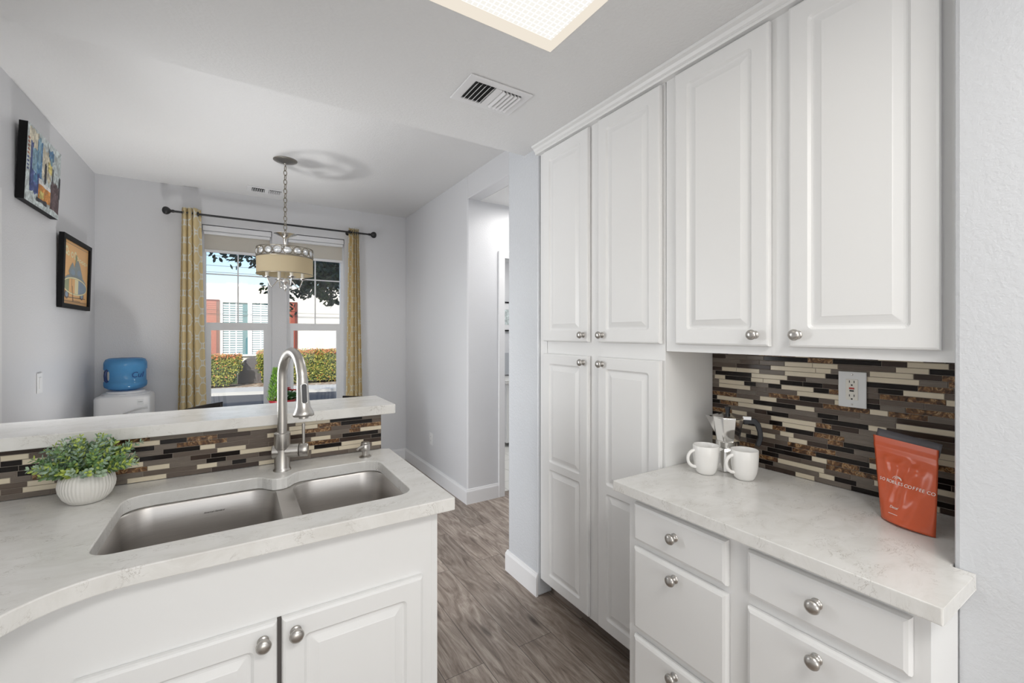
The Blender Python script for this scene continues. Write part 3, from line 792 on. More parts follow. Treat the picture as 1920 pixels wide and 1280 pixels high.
# soap dispenser
t = thing('soap_dispenser', 'small brushed nickel soap dispenser at the right of the sink', 'soap dispenser', (.457, 1.872, .914))
b = BM(); lathe(b, [(.0245, .0002), (.0245, .003), (.020, .005), (.0130, .008), (.0125, .026), (.0185, .028), (.0190, .031), (.0190, .050), (.0175, .0525)], (.457, 1.872, .914), (0, 0, 1), 28); link('dispenser_body', b, 'nickel', t, smooth=40)
b = BM(); lathe(b, [(.0165, .053), (.0175, .056), (.0165, .062), (.008, .064)], (.457, 1.872, .914), (0, 0, 1), 28)
q0 = Vector((.457, 1.872, .962)); qd = Vector((-.75, -.66, 0)).normalized()
tube(b, [q0+qd*.012, q0+qd*.028+Vector((0, 0, -.001)), q0+qd*.045+Vector((0, 0, -.001)), q0+qd*.054+Vector((0, 0, -.006))], [.0075, .0052, .0045, .0050], 12)
link('pump_head', b, 'nickel', t, smooth=40)

# ------------------------------------------------------------------ planter on the sink counter
def leaf(b, p, d, n, ln, wd, mi, fold=.25):
    d = d.normalized(); s_ = d.cross(n)
    if s_.length < 1e-4: s_ = d.orthogonal()
    s_ = s_.normalized(); n = s_.cross(d).normalized()
    P = [p, p+d*ln*.35+s_*wd*.42-n*wd*fold*.2, p+d*ln*.72+s_*wd*.46-n*wd*fold*.2, p+d*ln, p+d*ln*.72-s_*wd*.46-n*wd*fold*.2, p+d*ln*.35-s_*wd*.42-n*wd*fold*.2]
    M_ = p+d*ln*.5+n*wd*fold
    V = [b.verts.new(x) for x in P]; c = b.verts.new(M_)
    for i in range(6): b.faces.new((V[i], V[(i+1) % 6], c)).material_index = mi
t = thing('potted_plant', 'round ribbed white pot of leafy green sprigs on the sink counter', 'potted plant', (-.385, 1.830, .914))
pc = Vector((-.385, 1.830, .914)); ribs = 44
b = BM()
lathe(b, [(.034, .0005), (.042, .003), (.056, .020), (.0645, .040), (.0665, .056), (.0635, .075), (.057, .088), (.0510, .096), (.0480, .0975), (.046, .094), (.050, .075), (.052, .05)], pc, (0, 0, 1), ribs*6,
      rfun=lambda r, h, a: r*(1+.011*math.cos(ribs*a)*(1 if .008 < h < .092 and r > .0505 else 0)), cap=False)
bottom = [v_ for v_ in b.verts if abs(v_.co.z-(.914+.0005)) < 1e-5]
link('ribbed_pot', b, 'pot_ceramic', t, smooth=60)
b = BM(); lathe(b, [(.0495, .078), (.0495, .082), (.02, .086)], pc, (0, 0, 1), 24); link('soil', b, 'soil', t)
b = BM(); r = random.Random(5)
for k in range(150):
    az = r.uniform(0, 2*PI); el = r.uniform(.0, 1.0)**.75; tilt = math.radians(4+66*el)
    ln = r.uniform(.058, .112)*(1.08-.22*el)*(1.22 if k % 17 == 0 else 1)
    base_ = pc + Vector((math.cos(az), math.sin(az), 0))*(.012+.028*el) + Vector((0, 0, .084))
    d0 = Vector((math.cos(az)*math.sin(tilt), math.sin(az)*math.sin(tilt), math.cos(tilt)))
    if d0.y > 0: d0.y *= .75
    nseg = 9; mi = r.choices((0, 1, 2, 3), weights=(28, 40, 9, 23))[0]; pp = base_.copy(); dd = d0.copy(); stem = [pp.copy()]
    for q in range(nseg):
        dd = (dd + Vector((r.uniform(-.06, .06), r.uniform(-.06, .06), -.025))).normalized(); pp = pp+dd*ln/nseg; pp.y = min(pp.y, 1.900); stem.append(pp.copy())
        if q < 2: continue
        u_ = dd.orthogonal().normalized(); a0 = q*PI/2+r.uniform(-.2, .2)
        for s2 in (0, PI):
            ld = (Matrix.Rotation(a0+s2, 3, dd) @ u_)
            dirn = (ld*.85+dd*.65).normalized()
            leaf(b, pp, dirn, dd, r.uniform(.0155, .0240)*(1.0-.03*q), r.uniform(.0080, .0112), mi if r.random() < .85 else 2, .2)
    leaf(b, pp, dd, u_, .011, .006, 2 if r.random() < .5 else mi)
    tube(b, stem, .0008, 4, 0)
link('foliage', b, ['leaf_green', 'leaf_sage', 'leaf_lime', 'leaf_pale'], t, recalc=False)

# ------------------------------------------------------------------ coffee things
def mug(p, label, ang):
    t = thing('mug', label, 'mug', p, 'plain white mugs on the coffee counter'); p = Vector(p)
    b = BM()
    prof = [(.001, .0008), (.026, .0008), (.029, .0022), (.034, .010), (.0395, .026), (.0430, .048), (.0445, .072), (.0448, .103), (.0438, .1045), (.0425, .103), (.0420, .072), (.040, .045), (.035, .022), (.026, .011), (.001, .010)]
    lathe(b, prof, p, (0, 0, 1), 40, cap=False); link('cup', b, 'ceramic_white', t, smooth=50)
    b = BM(); d = Vector((math.cos(ang), math.sin(ang), 0)); pts = []
    for i in range(15):
        a = -PI/2*1.05 + PI*1.02*i/14
        pts.append(p + d*(.0405+.027*max(0, math.cos(a)) - (.004 if i in (0, 14) else 0)) + Vector((0, 0, .056+.030*math.sin(a))))
    tube(b, pts, [.0055+.0008*abs(i-7)/7 for i in range(15)], 12); link('handle', b, 'ceramic_white', t, smooth=50)
mug((1.462, .981, .9142), 'plain white mug in front of the moka pot, nearer the cabinet side', math.radians(150))
mug((1.520, .870, .9142), 'plain white mug standing closest to the orange coffee bag', math.radians(152))
t = thing('moka_pot', 'polished aluminium stovetop moka pot with black handle behind the two mugs', 'coffee maker', (1.578, .968, .9142))
mc = Vector((1.578, .968, .9142)); hand = Vector((.83, -.56, 0)).normalized(); hand = Vector((.62, -.78, 0)).normalized()
a_off = math.atan2(hand.y, hand.x)
def octa(r, h, a): 
    return r
def mlathe(b, prof, seg=8, mi=0):
    rings = []
    for r, h in prof:
        rings.append([b.verts.new(mc + Vector((r*math.cos(a_off+PI/8+2*PI*i/seg), r*math.sin(a_off+PI/8+2*PI*i/seg), h))) for i in range(seg)])
    for A, B in zip(rings, rings[1:]): bridge(b, A, B, mi)
    b.faces.new(rings[0]).material_index = mi; b.faces.new(rings[-1]).material_index = mi
b = BM(); mlathe(b, [(.050, .0006), (.052, .002), (.046, .075), (.041, .086)]); o = link('boiler', b, 'polished_alu', t); bevel_mod(o, .002)
b = BM(); lathe(b, [(.0385, .0862), (.0415, .088), (.0415, .108), (.0385, .110)], mc, (0, 0, 1), 32); link('collar', b, 'polished_alu', t, smooth=40)
b = BM(); mlathe(b, [(.039, .1102), (.0415, .113), (.0545, .196), (.0545, .199)])
sp_ = -hand
for (r0, z0_), in (((.0, 0),),):
    w0 = Vector((-sp_.y, sp_.x, 0))
    A = [b.verts.new(mc+sp_*.044+w0*.013+Vector((0, 0, .140))), b.verts.new(mc+sp_*.044-w0*.013+Vector((0, 0, .140))), b.verts.new(mc+sp_*.050-w0*.019+Vector((0, 0, .197))), b.verts.new(mc+sp_*.050+w0*.019+Vector((0, 0, .197)))]
    B = [b.verts.new(mc+sp_*.047+w0*.001+Vector((0, 0, .142))), b.verts.new(mc+sp_*.047-w0*.001+Vector((0, 0, .142))), b.verts.new(mc+sp_*.079-w0*.003+Vector((0, 0, .203))), b.verts.new(mc+sp_*.079+w0*.003+Vector((0, 0, .203)))]
    bridge(b, A, B); b.faces.new(B); b.faces.new(A)
o = link('upper_chamber', b, 'polished_alu', t); bevel_mod(o, .0015)
b = BM(); mlathe(b, [(.0545, .1993), (.055, .2015), (.018, .2125), (.006, .2128)]); ld_ = link('lid', b, 'polished_alu', t)
b = BM(); lathe(b, [(.0075, .213), (.0070, .222), (.0105, .234), (.0105, .2365), (.006, .238)], mc, (0, 0, 1), 16); link('lid_knob', b, 'black_plastic', ld_, smooth=40)
b = BM(); h0 = mc+Vector((0, 0, 0)); w0 = Vector((-hand.y, hand.x, 0))
path = [(.052, .184, .011), (.072, .188, .0115), (.090, .186, .011), (.101, .174, .0095), (.108, .150, .0085), (.110, .126, .0085), (.103, .104, .0085), (.099, .096, .0065)]
rings = []
for i, (rr, zz, hw) in enumerate(path):
    a, c = path[max(i-1, 0)], path[min(i+1, len(path)-1)]; tv = Vector((c[0]-a[0], c[1]-a[1])).normalized(); nv = Vector((-tv.y, tv.x))
    rings.append([b.verts.new(mc + hand*(rr+nv.x*s1*hw) + Vector((0, 0, zz+nv.y*s1*hw)) + w0*s2*.007) for s1, s2 in ((-1, -1), (1, -1), (1, 1), (-1, 1))])
for A, B in zip(rings, rings[1:]): bridge(b, A, B)
b.faces.new(rings[0]); b.faces.new(rings[-1]); o = link('handle', b, 'black_plastic', t); bevel_mod(o, .003, 3)
b = BM(); q = mc+hand*.056+Vector((0, 0, .198)); 
box(b, -.014, .014, -.009, .009, -.006, .006); bmesh.ops.rotate(b, verts=b.verts, matrix=Matrix.Rotation(a_off, 3, 'Z')); bmesh.ops.translate(b, verts=b.verts, vec=q+hand*.008)
link('hinge', b, 'polished_alu', t)

# coffee bag
t = thing('coffee_bag', 'shiny orange stand-up coffee bag leaning against the tiled wall', 'bag', (1.52, .42, .9142))
BL = Vector((1.532, .487, .9146)); BR_ = Vector((1.487, .362, .9146)); TL = Vector((1.590, .524, 1.131)); TR = Vector((1.545, .370, 1.124))
ux = (BR_-BL).normalized(); NU, NV = 28, 36
nrm_f = ux.cross((TL-BL).normalized()).normalized()
if nrm_f.x > 0: nrm_f = -nrm_f
def bagpt(u, v, side):
    p = (BL*(1-u)+BR_*u)*(1-v) + (TL*(1-u)+TR*u)*v
    bulge = (math.sin(PI*min(1, max(0, u)))**.6) * ((1-v)**.55 if v > .25 else (.75**.55)*(1-.0*(v)))
    bulge = (max(0.0, math.sin(PI*u))**.7) * (max(0, 1-v/.80))**.6
    gus = (max(0.0, math.sin(PI*u))**.8) * max(0, 1-v/.22)
    dpt = .017*bulge + .013*gus
    if side < 0: dpt = -.004*bulge
    wr = 0
    if side > 0 and .05 < v < .80:
        wr = .0024*math.sin(9*u+7*v)*math.sin(PI*u) + .0034*math.exp(-((u-.22-.10*(.8-v))/.05)**2)*math.exp(-((v-.62)/.18)**2) - .0032*math.exp(-((u-.60+.5*(.75-v))/.06)**2)*math.exp(-((v-.60)/.14)**2) + .0016*math.sin(23*u-13*v)*math.sin(PI*u)
        wr += .004*math.exp(-((v-.70)/.035)**2)*math.sin(PI*u)*(1+.5*math.sin(20*u))
    if abs(v-.86) < .016 or abs(v-.885) < .010: wr += .0012
    q = p + nrm_f*(dpt+wr)
    q.z = max(q.z, .9146)
    return q
b = BM(); fr = [[b.verts.new(bagpt(i/NU, j/NV, 1)) for i in range(NU+1)] for j in range(NV+1)]
bk = [[(fr[j][i] if i in (0, NU) else b.verts.new(bagpt(i/NU, j/NV, -1)-nrm_f*.0008)) for i in range(NU+1)] for j in range(NV+1)]
for G in (fr, bk):
    for j in range(NV):
        for i in range(NU):
            try: b.faces.new((G[j][i], G[j][i+1], G[j+1][i+1], G[j+1][i]))
            except ValueError: pass
for i in range(NU):
    try: b.faces.new((fr[0][i], fr[0][i+1], bk[0][i+1], bk[0][i]))
    except ValueError: pass
link('bag_body', b, 'bag_orange', t, smooth=True)
b = BM(); NU2 = 14
f2 = [[b.verts.new(TL*(1-i/NU2)+TR*(i/NU2) - nrm_f*(.006*math.sin(PI*i/NU2)+.0012+.004*j) + Vector((0, 0, -.02+.042*j/3*(1-.12*i/NU2))) + ux*(.004*(1 if i == 0 else 0))) for i in range(NU2+1)] for j in range(4)]
for j in range(3):
    for i in range(NU2): b.faces.new((f2[j][i], f2[j][i+1], f2[j+1][i+1], f2[j+1][i]))
o = link('back_flap', b, 'bag_inside', t, smooth=True); sd = o.modifiers.new('s', 'SOLIDIFY'); sd.thickness = .0006
def bagM(u, v, off=.0025):
    p = bagpt(u, v, 1); e1 = (bagpt(min(u+.15, 1), v, 1)-bagpt(max(u-.15, 0), v, 1)).normalized(); e2 = (bagpt(u, min(v+.08, 1), 1)-bagpt(u, v-.08, 1)).normalized()
    n = e1.cross(e2).normalized()
    return mtx(p + (n if n.x < 0 else -n)*off, e1, e2)
def bagtext(name, s_, size, u0, v0, sp_=1.0):
    """lettering laid on the bag's own surface letter by letter"""
    import itertools
    widths = {'I': .30, ' ': .36, 'O': .78, 'C': .72, 'L': .50, 'E': .58, 'F': .54, 'S': .60, 'B': .66, 'R': .68, 'P': .64, 'A': .70, 'D': .7, 'e': .52, 'c': .5, 'a': .52, 'f': .3}
    Wb = (BR_-BL).length*1.08; u = u0
    b = BM()
    for ch in s_:
        wd = widths.get(ch, .6)*size*sp_
        if ch != ' ':
            M = bagM(u+wd/2/Wb, v0, .0009)
            cu = bpy.data.curves.new('tmp', 'FONT'); cu.body = ch; cu.size = size; cu.align_x = 'CENTER'; cu.align_y = 'CENTER'; cu.extrude = .00012
            oo = bpy.data.objects.new('tmp', cu); C.objects.link(oo)
            me = oo.to_mesh(); me2 = me.copy(); oo.to_mesh_clear(); bpy.data.objects.remove(oo); bpy.data.curves.remove(cu)
            me2.transform(M); b.from_mesh(me2); bpy.data.meshes.remove(me2)
        u += wd/Wb
    return link(name, b, 'lettering_white', t, recalc=False)
bagtext('name_lettering', 'SO ROBLES COFFEE CO', .0120, .070, .475, .95)
bagtext('decaf_lettering', 'Decaf', .0095, .27, .175)
b = BM()
for k in range(3):
    M = bagM(.42, .535, .0012); pts = [M @ Vector((.011*math.cos(a)*(1-.25*k)+.002*k, .008*math.sin(a)*(1-.25*k)-.003, 0)) for a in [PI*i/8 for i in range(9)]]
    tube(b, pts, .0006, 5)
link('hill_emblem', b, 'lettering_white', t)
b = BM(); M = bagM(.36, .10, .001); 
for v_ in (): pass
A = [b.verts.new(M @ Vector((x, y, 0))) for x, y in ((-.012, -.0006), (.012, -.0006), (.012, .0006), (-.012, .0006))]; b.faces.new(A); link('fine_print', b, 'lettering_white', t)

# ------------------------------------------------------------------ outlets and switch
def plate(name, label, cat, org, xa, ya, w_, h, kind):
    """org: centre of the plate on the wall; xa to the right, ya up, outward = xa x ya"""
    M = mtx(org, xa, ya); t = thing(name, label, cat, org)
    def pb(nm, x0, x1, y0, y1, z0, z1, mt, parent=t, bev=0):
        b = BM(); box(b, x0, x1, y0, y1, z0, z1); bmesh.ops.transform(b, verts=b.verts, matrix=M); o = link(nm, b, mt, parent)
        if bev: bevel_mod(o, bev)
        return o
    pb('cover_plate', -w_/2, w_/2, -h/2, h/2, .0004, .0055, 'plate_grey' if kind == 'gfci' else 'plastic_white', bev=.002)
    if kind == 'gfci':
        f = pb('receptacle', -.0168, .0168, -.0335, .0335, .0056, .0072, 'plate_warm', bev=.0008)
        b = BM()
        for zc in (.0225, -.0225):
            for x in (-.0064, .0064): box(b, x-.0011, x+.0011, zc-.0005, zc+.007, .0072, .0076)
            box(b, -.0024, .0024, zc-.010, zc-.0055, .0072, .0076)
        box(b, -.0058, .0058, -.0062, -.0016, .0072, .0086)
        bmesh.ops.transform(b, verts=b.verts, matrix=M); link('socket_slots', b, 'slot_dark', f)
        pb('reset_button', -.0070, .0070, .0014, .0068, .0072, .0090, 'button_red', f)
        for zc in (.0485, -.0485):
            b = BM(); lathe(b, [(.0030, .0056), (.0026, .0066), (.001, .0068)], (0, zc, 0), (0, 0, 1), 14)
            bmesh.ops.transform(b, verts=b.verts, matrix=M); link('screw', b, 'nickel', t)
    elif kind == 'duplex':
        for zc in (.0195, -.0195):
            f = pb('socket', -.0165, .0165, zc-.014, zc+.014, .0056, .0072, 'plastic_white', bev=.001)
            b = BM()
            for x in (-.0064, .0064): box(b, x-.0011, x+.0011, zc, zc+.007, .0072, .0076)
            bmesh.ops.transform(b, verts=b.verts, matrix=M); link('socket_slots', b, 'slot_dark', f)
    else:
        pb('rocker', -.0165, .0165, -.0335, .0335, .0056, .0085, 'plastic_white', bev=.001)
plate('wall_outlet', 'grey outlet plate with a red reset button on the mosaic backsplash', 'outlet', (1.7008, .6145, 1.2455), (0, -1, 0), (0, 0, 1), .077, .116, 'gfci')
plate('wall_outlet', 'small white outlet low on the grey dining room wall', 'outlet', (1.6398, 4.095, .385), (0, -1, 0), (0, 0, 1), .074, .116, 'duplex')
plate('light_switch', 'white rocker light switch on the left wall above the bar', 'switch', (-.9798, 3.665, 1.136), (0, 1, 0), (0, 0, 1), .078, .118, 'rocker')

# ------------------------------------------------------------------ pictures on the left wall
def wallpic(name, label, y0, y1, z0, z1, dep, lean):
    t = thing(name, label, 'picture', (-.979, (y0+y1)/2, z0))
    def mp(u, v, d):   # u along +Y, v up, d out of the wall
        return Vector((-.979 + .0015 + d + lean*v, y0+(y1-y0)*u, z0+(z1-z0)*v))
    return t, mp
def pbox(b, mp, u0, u1, v0, v1, d0, d1, mi=0):
    A = [b.verts.new(mp(u, v, d0)) for u, v in ((u0, v0), (u1, v0), (u1, v1), (u0, v1))]; B = [b.verts.new(mp(u, v, d1)) for u, v in ((u0, v0), (u1, v0), (u1, v1), (u0, v1))]
    bridge(b, A, B, mi); b.faces.new(A).material_index = mi; b.faces.new(B).material_index = mi
def poly(b, mp, pts, d, mi):
    b.faces.new([b.verts.new(mp(u, v, d)) for u, v in pts]).material_index = mi
t, mp = wallpic('canvas_picture', 'small abstract cityscape canvas in blue and orange, the higher of the two left-wall pictures', 3.325, 3.845, 2.140, 2.552, .036, .015)
b = BM(); pbox(b, mp, 0, 1, 0, 1, 0, .034); link('canvas_block', b, 'black_frame', t)
b = BM(); PM = ['pic_pale', 'pic_cream', 'pic_blue', 'pic_deep', 'pic_sky', 'pic_orange', 'pic_maroon', 'pic_black', 'pic_yellow', 'pic_white', 'pic_rust']
r = random.Random(3); lay = [0]
def patch(pts, mi): lay[0] += 1; poly(b, mp, pts, .0342+.00006*lay[0], mi)
def rag(u0, u1, v0, v1, mi, j=.02, n=6):
    pts = [(u0+(u1-u0)*i/n, v0+r.uniform(-j, j)) for i in range(n+1)] + [(u1-(u1-u0)*i/n, v1+r.uniform(-j, j)) for i in range(n+1)]
    patch([(min(.998, max(.002, u)), min(.998, max(.002, v))) for u, v in pts], mi)
patch([(.0, 0), (1, 0), (1, 1), (0, 1)], 0)
rag(.05, .30, .55, .97, 1, .02); rag(.42, .70, .45, .85, 1, .03)
for k in range(9): rag(.02, .07, .40+.05*k, .425+.05*k, 10 if k > 3 else 3, .004, 2)
rag(.10, .17, .2, .80, 3); rag(.15, .36, .42, .74, 4); rag(.28, .42, .30, .90, 2); rag(.30, .37, .55, .95, 4, .03)
rag(.11, .38, .16, .44, 3, .03); rag(.20, .30, .30, .42, 2)
rag(.50, .56, .38, .66, 7, .03); rag(.60, .66, .42, .60, 1); rag(.60, .72, .58, .70, 8, .03); rag(.60, .76, .78, .90, 2, .03); rag(.66, .72, .70, .80, 4)
rag(.34, .74, .30, .38, 9, .02); rag(.34, .74, .12, .32, 5, .015); rag(.38, .50, .14, .24, 8, .02)
rag(.70, .98, .06, .44, 6, .03); rag(.72, .90, .38, .50, 6, .03); rag(.74, .76, .4, .68, 7, .01, 2)
rag(.02, .98, .02, .08, 0, .015); rag(.30, .60, .08, .13, 7, .02); rag(.955, .998, .30, .62, 7, .01, 3)
for k in range(40):
    u, v = r.uniform(.04, .94), r.uniform(.06, .94); a = r.uniform(0, 3); l_ = r.uniform(.01, .045)
    patch([(u, v), (u+l_*math.cos(a)*.5, v+l_*math.sin(a)), (u+l_*math.cos(a)*.5+.006, v+l_*math.sin(a)+.006), (u+.006, v+.006)], r.choice((9, 9, 1, 7, 0)))
link('painted_face', b, PM, t, recalc=False)
t, mp = wallpic('framed_poster', 'orange surf poster in a black frame, lower picture on the left wall', 3.955, 4.600, 1.600, 2.088, .026, .012)
b = BM(); fw, fh = .055, .06
for a in ((0, 1, 0, fh), (0, 1, 1-fh, 1), (0, fw, fh, 1-fh), (1-fw, 1, fh, 1-fh)): pbox(b, mp, *a, 0, .026)
link('picture_frame', b, 'black_frame', t)
b = BM(); PM = ['poster_orange', 'poster_cream', 'poster_grey', 'poster_green', 'poster_blue', 'poster_brown']; lay[0] = 0
def patch(pts, mi): lay[0] += 1; poly(b, mp, [(fw+(1-2*fw)*u, fh+(1-2*fh)*v) for u, v in pts], .012+.00006*lay[0], mi)
patch([(0, 0), (1, 0), (1, 1), (0, 1)], 0)
for v in (.955, .045): patch([(.04, v), (.96, v), (.96, v+.006), (.04, v+.006)], 5)
def blob(cu, cv, ru, rv, mi, n=18, u0=-9, u1=9):
    pts = [(min(u1, max(u0, cu+ru*math.cos(2*PI*i/n))), cv+rv*math.sin(2*PI*i/n)) for i in range(n)]; patch(pts, mi)
for k, (u, v, ru, rv) in enumerate(((.13, .84, .06, .07), (.20, .80, .05, .04), (.34, .80, .05, .05), (.46, .80, .05, .07), (.55, .77, .05, .03), (.66, .75, .05, .03), (.76, .74, .05, .03), (.86, .73, .05, .03), (.94, .73, .03, .02))):
    blob(u, v, ru, rv, 1); blob(u+.008, v, ru*.55, rv*.5, 0)
patch([(.30, .62), (.22, .52), (.30, .42), (.46, .44), (.70, .42), (.78, .47), (.66, .66), (.58, .74), (.48, .72), (.44, .60), (.36, .68)], 2); blob(.50, .76, .035, .07, 3); blob(.38, .52, .08, .05, 4); blob(.62, .53, .07, .06, 4)
patch([(.08, .40), (.20, .46), (.80, .46), (.90, .40), (.90, .36), (.08, .36)], 2)
blob(.17, .15, .08, .07, 5); blob(.17, .15, .05, .045, 4); blob(.76, .17, .08, .07, 5); blob(.76, .17, .05, .045, 4); patch([(.10, .10), (.90, .12), (.90, .13), (.10, .11)], 5)
blob(.49, .30, .475, .145, 1, 32); blob(.49, .30, .455, .125, 3, 32); 
def seg(u0, u1, mi):
    pts = []; n = 10
    for i in range(n+1):
        u = u0+(u1-u0)*i/n; pts.append((u, .30+.120*math.sqrt(max(0, 1-((u-.49)/.455)**2))))
    for i in range(n+1):
        u = u1-(u1-u0)*i/n; pts.append((u, .30-.120*math.sqrt(max(0, 1-((u-.49)/.455)**2))))
    patch(pts, mi)
seg(.24, .46, 0); seg(.46, .60, 1); seg(.60, .92, 4); seg(.335, .345, 5); seg(.70, .705, 5)
patch([(.36, .30), (.375, .30), (.42, .06), (.40, .06)], 5)
for k in range(6): patch([(.40+.05*k, .055), (.42+.05*k, .075), (.44+.05*k, .055), (.42+.05*k, .06)], 5)
link('poster_print', b, PM, t, recalc=False)
b = BM(); pbox(b, mp, fw, 1-fw, fh, 1-fh, .0165, .0178); link('poster_glass', b, 'poster_glass', t)

# ------------------------------------------------------------------ pendant
t = thing('pendant_light', 'drum-shade pendant with a crystal band hanging over the dining table', 'pendant lamp', (.318, 3.73, 2.743))
pc = Vector((.318, 3.73, 0))
b = BM(); lathe(b, [(.082, 2.7425), (.083, 2.738), (.076, 2.734), (.060, 2.728), (.030, 2.720), (.012, 2.715), (.008, 2.706)], pc, (0, 0, 1), 36); link('canopy', b, 'nickel_dark', t, smooth=50)
b = BM(); z = 2.700; k = 0
while z > 2.195:
    pts = []
    for i in range(14):
        a = 2*PI*i/14; px_ = .0115*math.cos(a); pz = .0205*math.sin(a)
        ang = (0.4 if k % 2 else 0.4+PI/2); pts.append(pc + Vector((px_*math.cos(ang), px_*math.sin(ang), z-.0205+pz)))
    tube(b, pts, .0030, 6, closed=True); z -= .0345; k += 1
link('chain', b, 'pewter', t, smooth=60)
b = BM(); lathe(b, [(.006, 2.195), (.012, 2.186), (.078, 2.183), (.080, 2.180), (.060, 2.172), (.030, 2.160), (.016, 2.145), (.012, 2.10), (.010, 2.07)], pc, (0, 0, 1), 36); link('cap', b, 'silver', t, smooth=50)
RS = .192
b = BM()
for zz, rr in ((2.066, RS), (2.000, RS)):
    tube(b, [pc+Vector((rr*math.cos(2*PI*i/48), rr*math.sin(2*PI*i/48), zz)) for i in range(48)], .0028, 6, closed=True)
for a in (0.3, 0.3+2*PI/3, .3+4*PI/3): tube(b, [pc+Vector((0, 0, 2.072)), pc+Vector((RS*math.cos(a), RS*math.sin(a), 2.064))], .0025, 6)
NC = 18
for i in range(NC):
    a = 2*PI*(i+.5)/NC; cpt = pc+Vector((RS*math.cos(a), RS*math.sin(a), 2.033)); tg = Vector((-math.sin(a), math.cos(a), 0))
    tube(b, [cpt+tg*(.0315*math.cos(2*PI*j/18))+Vector((0, 0, .029*math.sin(2*PI*j/18))) for j in range(18)], .0026, 5, closed=True)
band = link('crystal_band', b, 'pewter', t, smooth=60)
b = BM()
for i in range(NC):
    a = 2*PI*(i+.5)/NC; nr = Vector((math.cos(a), math.sin(a), 0))
    lathe(b, [(.003, -.007), (.014, -.005), (.0235, 0), (.014, .005), (.003, .007)], pc+nr*RS+Vector((0, 0, 2.033)), nr, 10, sx=1.05, sy=.88)
link('crystals', b, 'crystal', band)
b = BM(); lathe(b, [(RS, 1.998), (RS, 1.872), (RS-.002, 1.872), (RS-.002, 1.998)], pc, (0, 0, 1), 64, cap=False, close=True); link('lamp_shade', b, 'shade_fabric', t, smooth=50)
b = BM()
for zz in (1.996, 1.873): tube(b, [pc+Vector(((RS+.0015)*math.cos(2*PI*i/56), (RS+.0015)*math.sin(2*PI*i/56), zz)) for i in range(56)], .0026, 6, closed=True)
link('shade_trim', b, 'pewter', t, smooth=60)
b = BM(); lathe(b, [(.008, 2.075), (.008, 1.86), (.010, 1.845), (.022, 1.838), (.034, 1.825), (.030, 1.812), (.016, 1.800), (.011, 1.785), (.016, 1.775), (.014, 1.764), (.006, 1.752), (.002, 1.745)], pc, (0, 0, 1), 24); link('stem', b, 'silver', t, smooth=50)
for k in range(4):
    a = .25+k*PI/2; d = Vector((math.cos(a), math.sin(a), 0)); b = BM(); pts = []
    for i in range(17):
        s_ = i/16; pts.append(pc + d*(.015+.112*s_) + Vector((0, 0, 1.808 + .026*math.sin(2*PI*s_*1.0+.3) - .004*s_ + .030*max(0, s_-.8)/.2)))
    tube(b, pts, .0046, 8)
    tip = pts[-1]; lathe(b, [(.008, -.004), (.027, .004), (.030, .008), (.012, .012), (.0125, .014)], tip, (0, 0, 1), 20)
    ar = link('arm', b, 'silver', t, smooth=50)
    b = BM(); lathe(b, [(.0118, .0142), (.0118, .075)], tip, (0, 0, 1), 16)
    link('candle_sleeve', b, 'plate_warm', ar, smooth=40)
    b = BM(); lathe(b, [(.006, .0752), (.014, .088), (.019, .105), (.016, .122), (.006, .135)], tip, (0, 0, 1), 16); link('bulb', b, 'plastic_white', ar, smooth=60)

# ------------------------------------------------------------------ ceiling fixtures
t = thing('ceiling_light', 'large recessed fluorescent ceiling light with a gridded diffuser', 'ceiling light', ((LX0+LX1)/2, (LY0+LY1)/2, 2.44))
b = BM(); box(b, LX0+.012, LX1-.012, LY0+.012, LY1-.020, 2.462, 2.466); link('diffuser', b, 'light_diffuser', t)
b = BM(); slab(b, [(LX0+.001, LY0+.001), (LX1-.001, LY0+.001), (LX1-.001, LY1-.001), (LX0+.001, LY1-.001)], [[(LX0+.010, LY0+.010), (LX1-.010, LY0+.010), (LX1-.010, LY1-.012), (LX0+.010, LY1-.012)]], 2.434, 2.475); link('light_frame', b, 'light_frame_glow', t)
def vent(label, x0, x1, y0, y1, z, ns):
    t = thing('ceiling_vent', label, 'vent', ((x0+x1)/2, (y0+y1)/2, z))
    mx, my = (x1-x0)*.13, (y1-y0)*.16
    b = BM(); slab(b, [(x0, y0), (x1, y0), (x1, y1), (x0, y1)], [[(x0+mx, y0+my), (x1-mx, y0+my), (x1-mx, y1-my), (x0+mx, y1-my)]], z-.0075, z-.0005)
    o = link('vent_frame', b, 'trim_white', t); bevel_mod(o, .004)
    b = BM(); box(b, x0+mx, x1-mx, y0+my, y1-my, z-.0015, z-.0008); link('duct_dark', b, 'slot_dark', t)
    xa, xb = x0+mx, x1-mx; xm = (xa+xb)/2; cw = (xb-xa)*.07
    bx('centre_bar', 'trim_white', xm-cw, xm+cw, y0+my, y1-my, z-.012, z-.0016, parent=t, bevel=.003)
    for sgn in (-1, 1):
        span = (xm-cw-xa)
        for k in range(ns):
            c = xm + sgn*(cw + span*(k+.62)/ns); w_ = span/ns
            b = BM(); pr = []
            for q in range(6):
                a = q/5; pr.append((c + sgn*(-.46*w_ + w_*.70*a), z-.0035-.0135*math.sin(a*PI/2)**1.2 if True else 0))
            A = [b.verts.new((x, y0+my, zz)) for x, zz in pr]; B = [b.verts.new((x, y1-my, zz)) for x, zz in pr]
            A2 = [b.verts.new((x, y0+my, zz+.0012)) for x, zz in pr]; B2 = [b.verts.new((x, y1-my, zz+.0012)) for x, zz in pr]
            for q in range(5):
                b.faces.new((A[q], A[q+1], B[q+1], B[q])); b.faces.new((A2[q], A2[q+1], B2[q+1], B2[q]))
            b.faces.new((A[0], B[0], B2[0], A2[0])); b.faces.new((A[5], B[5], B2[5], A2[5])); b.faces.new(A+A2[::-1]); b.faces.new(B+B2[::-1])
            link('louver', b, 'trim_white', t, smooth=40)
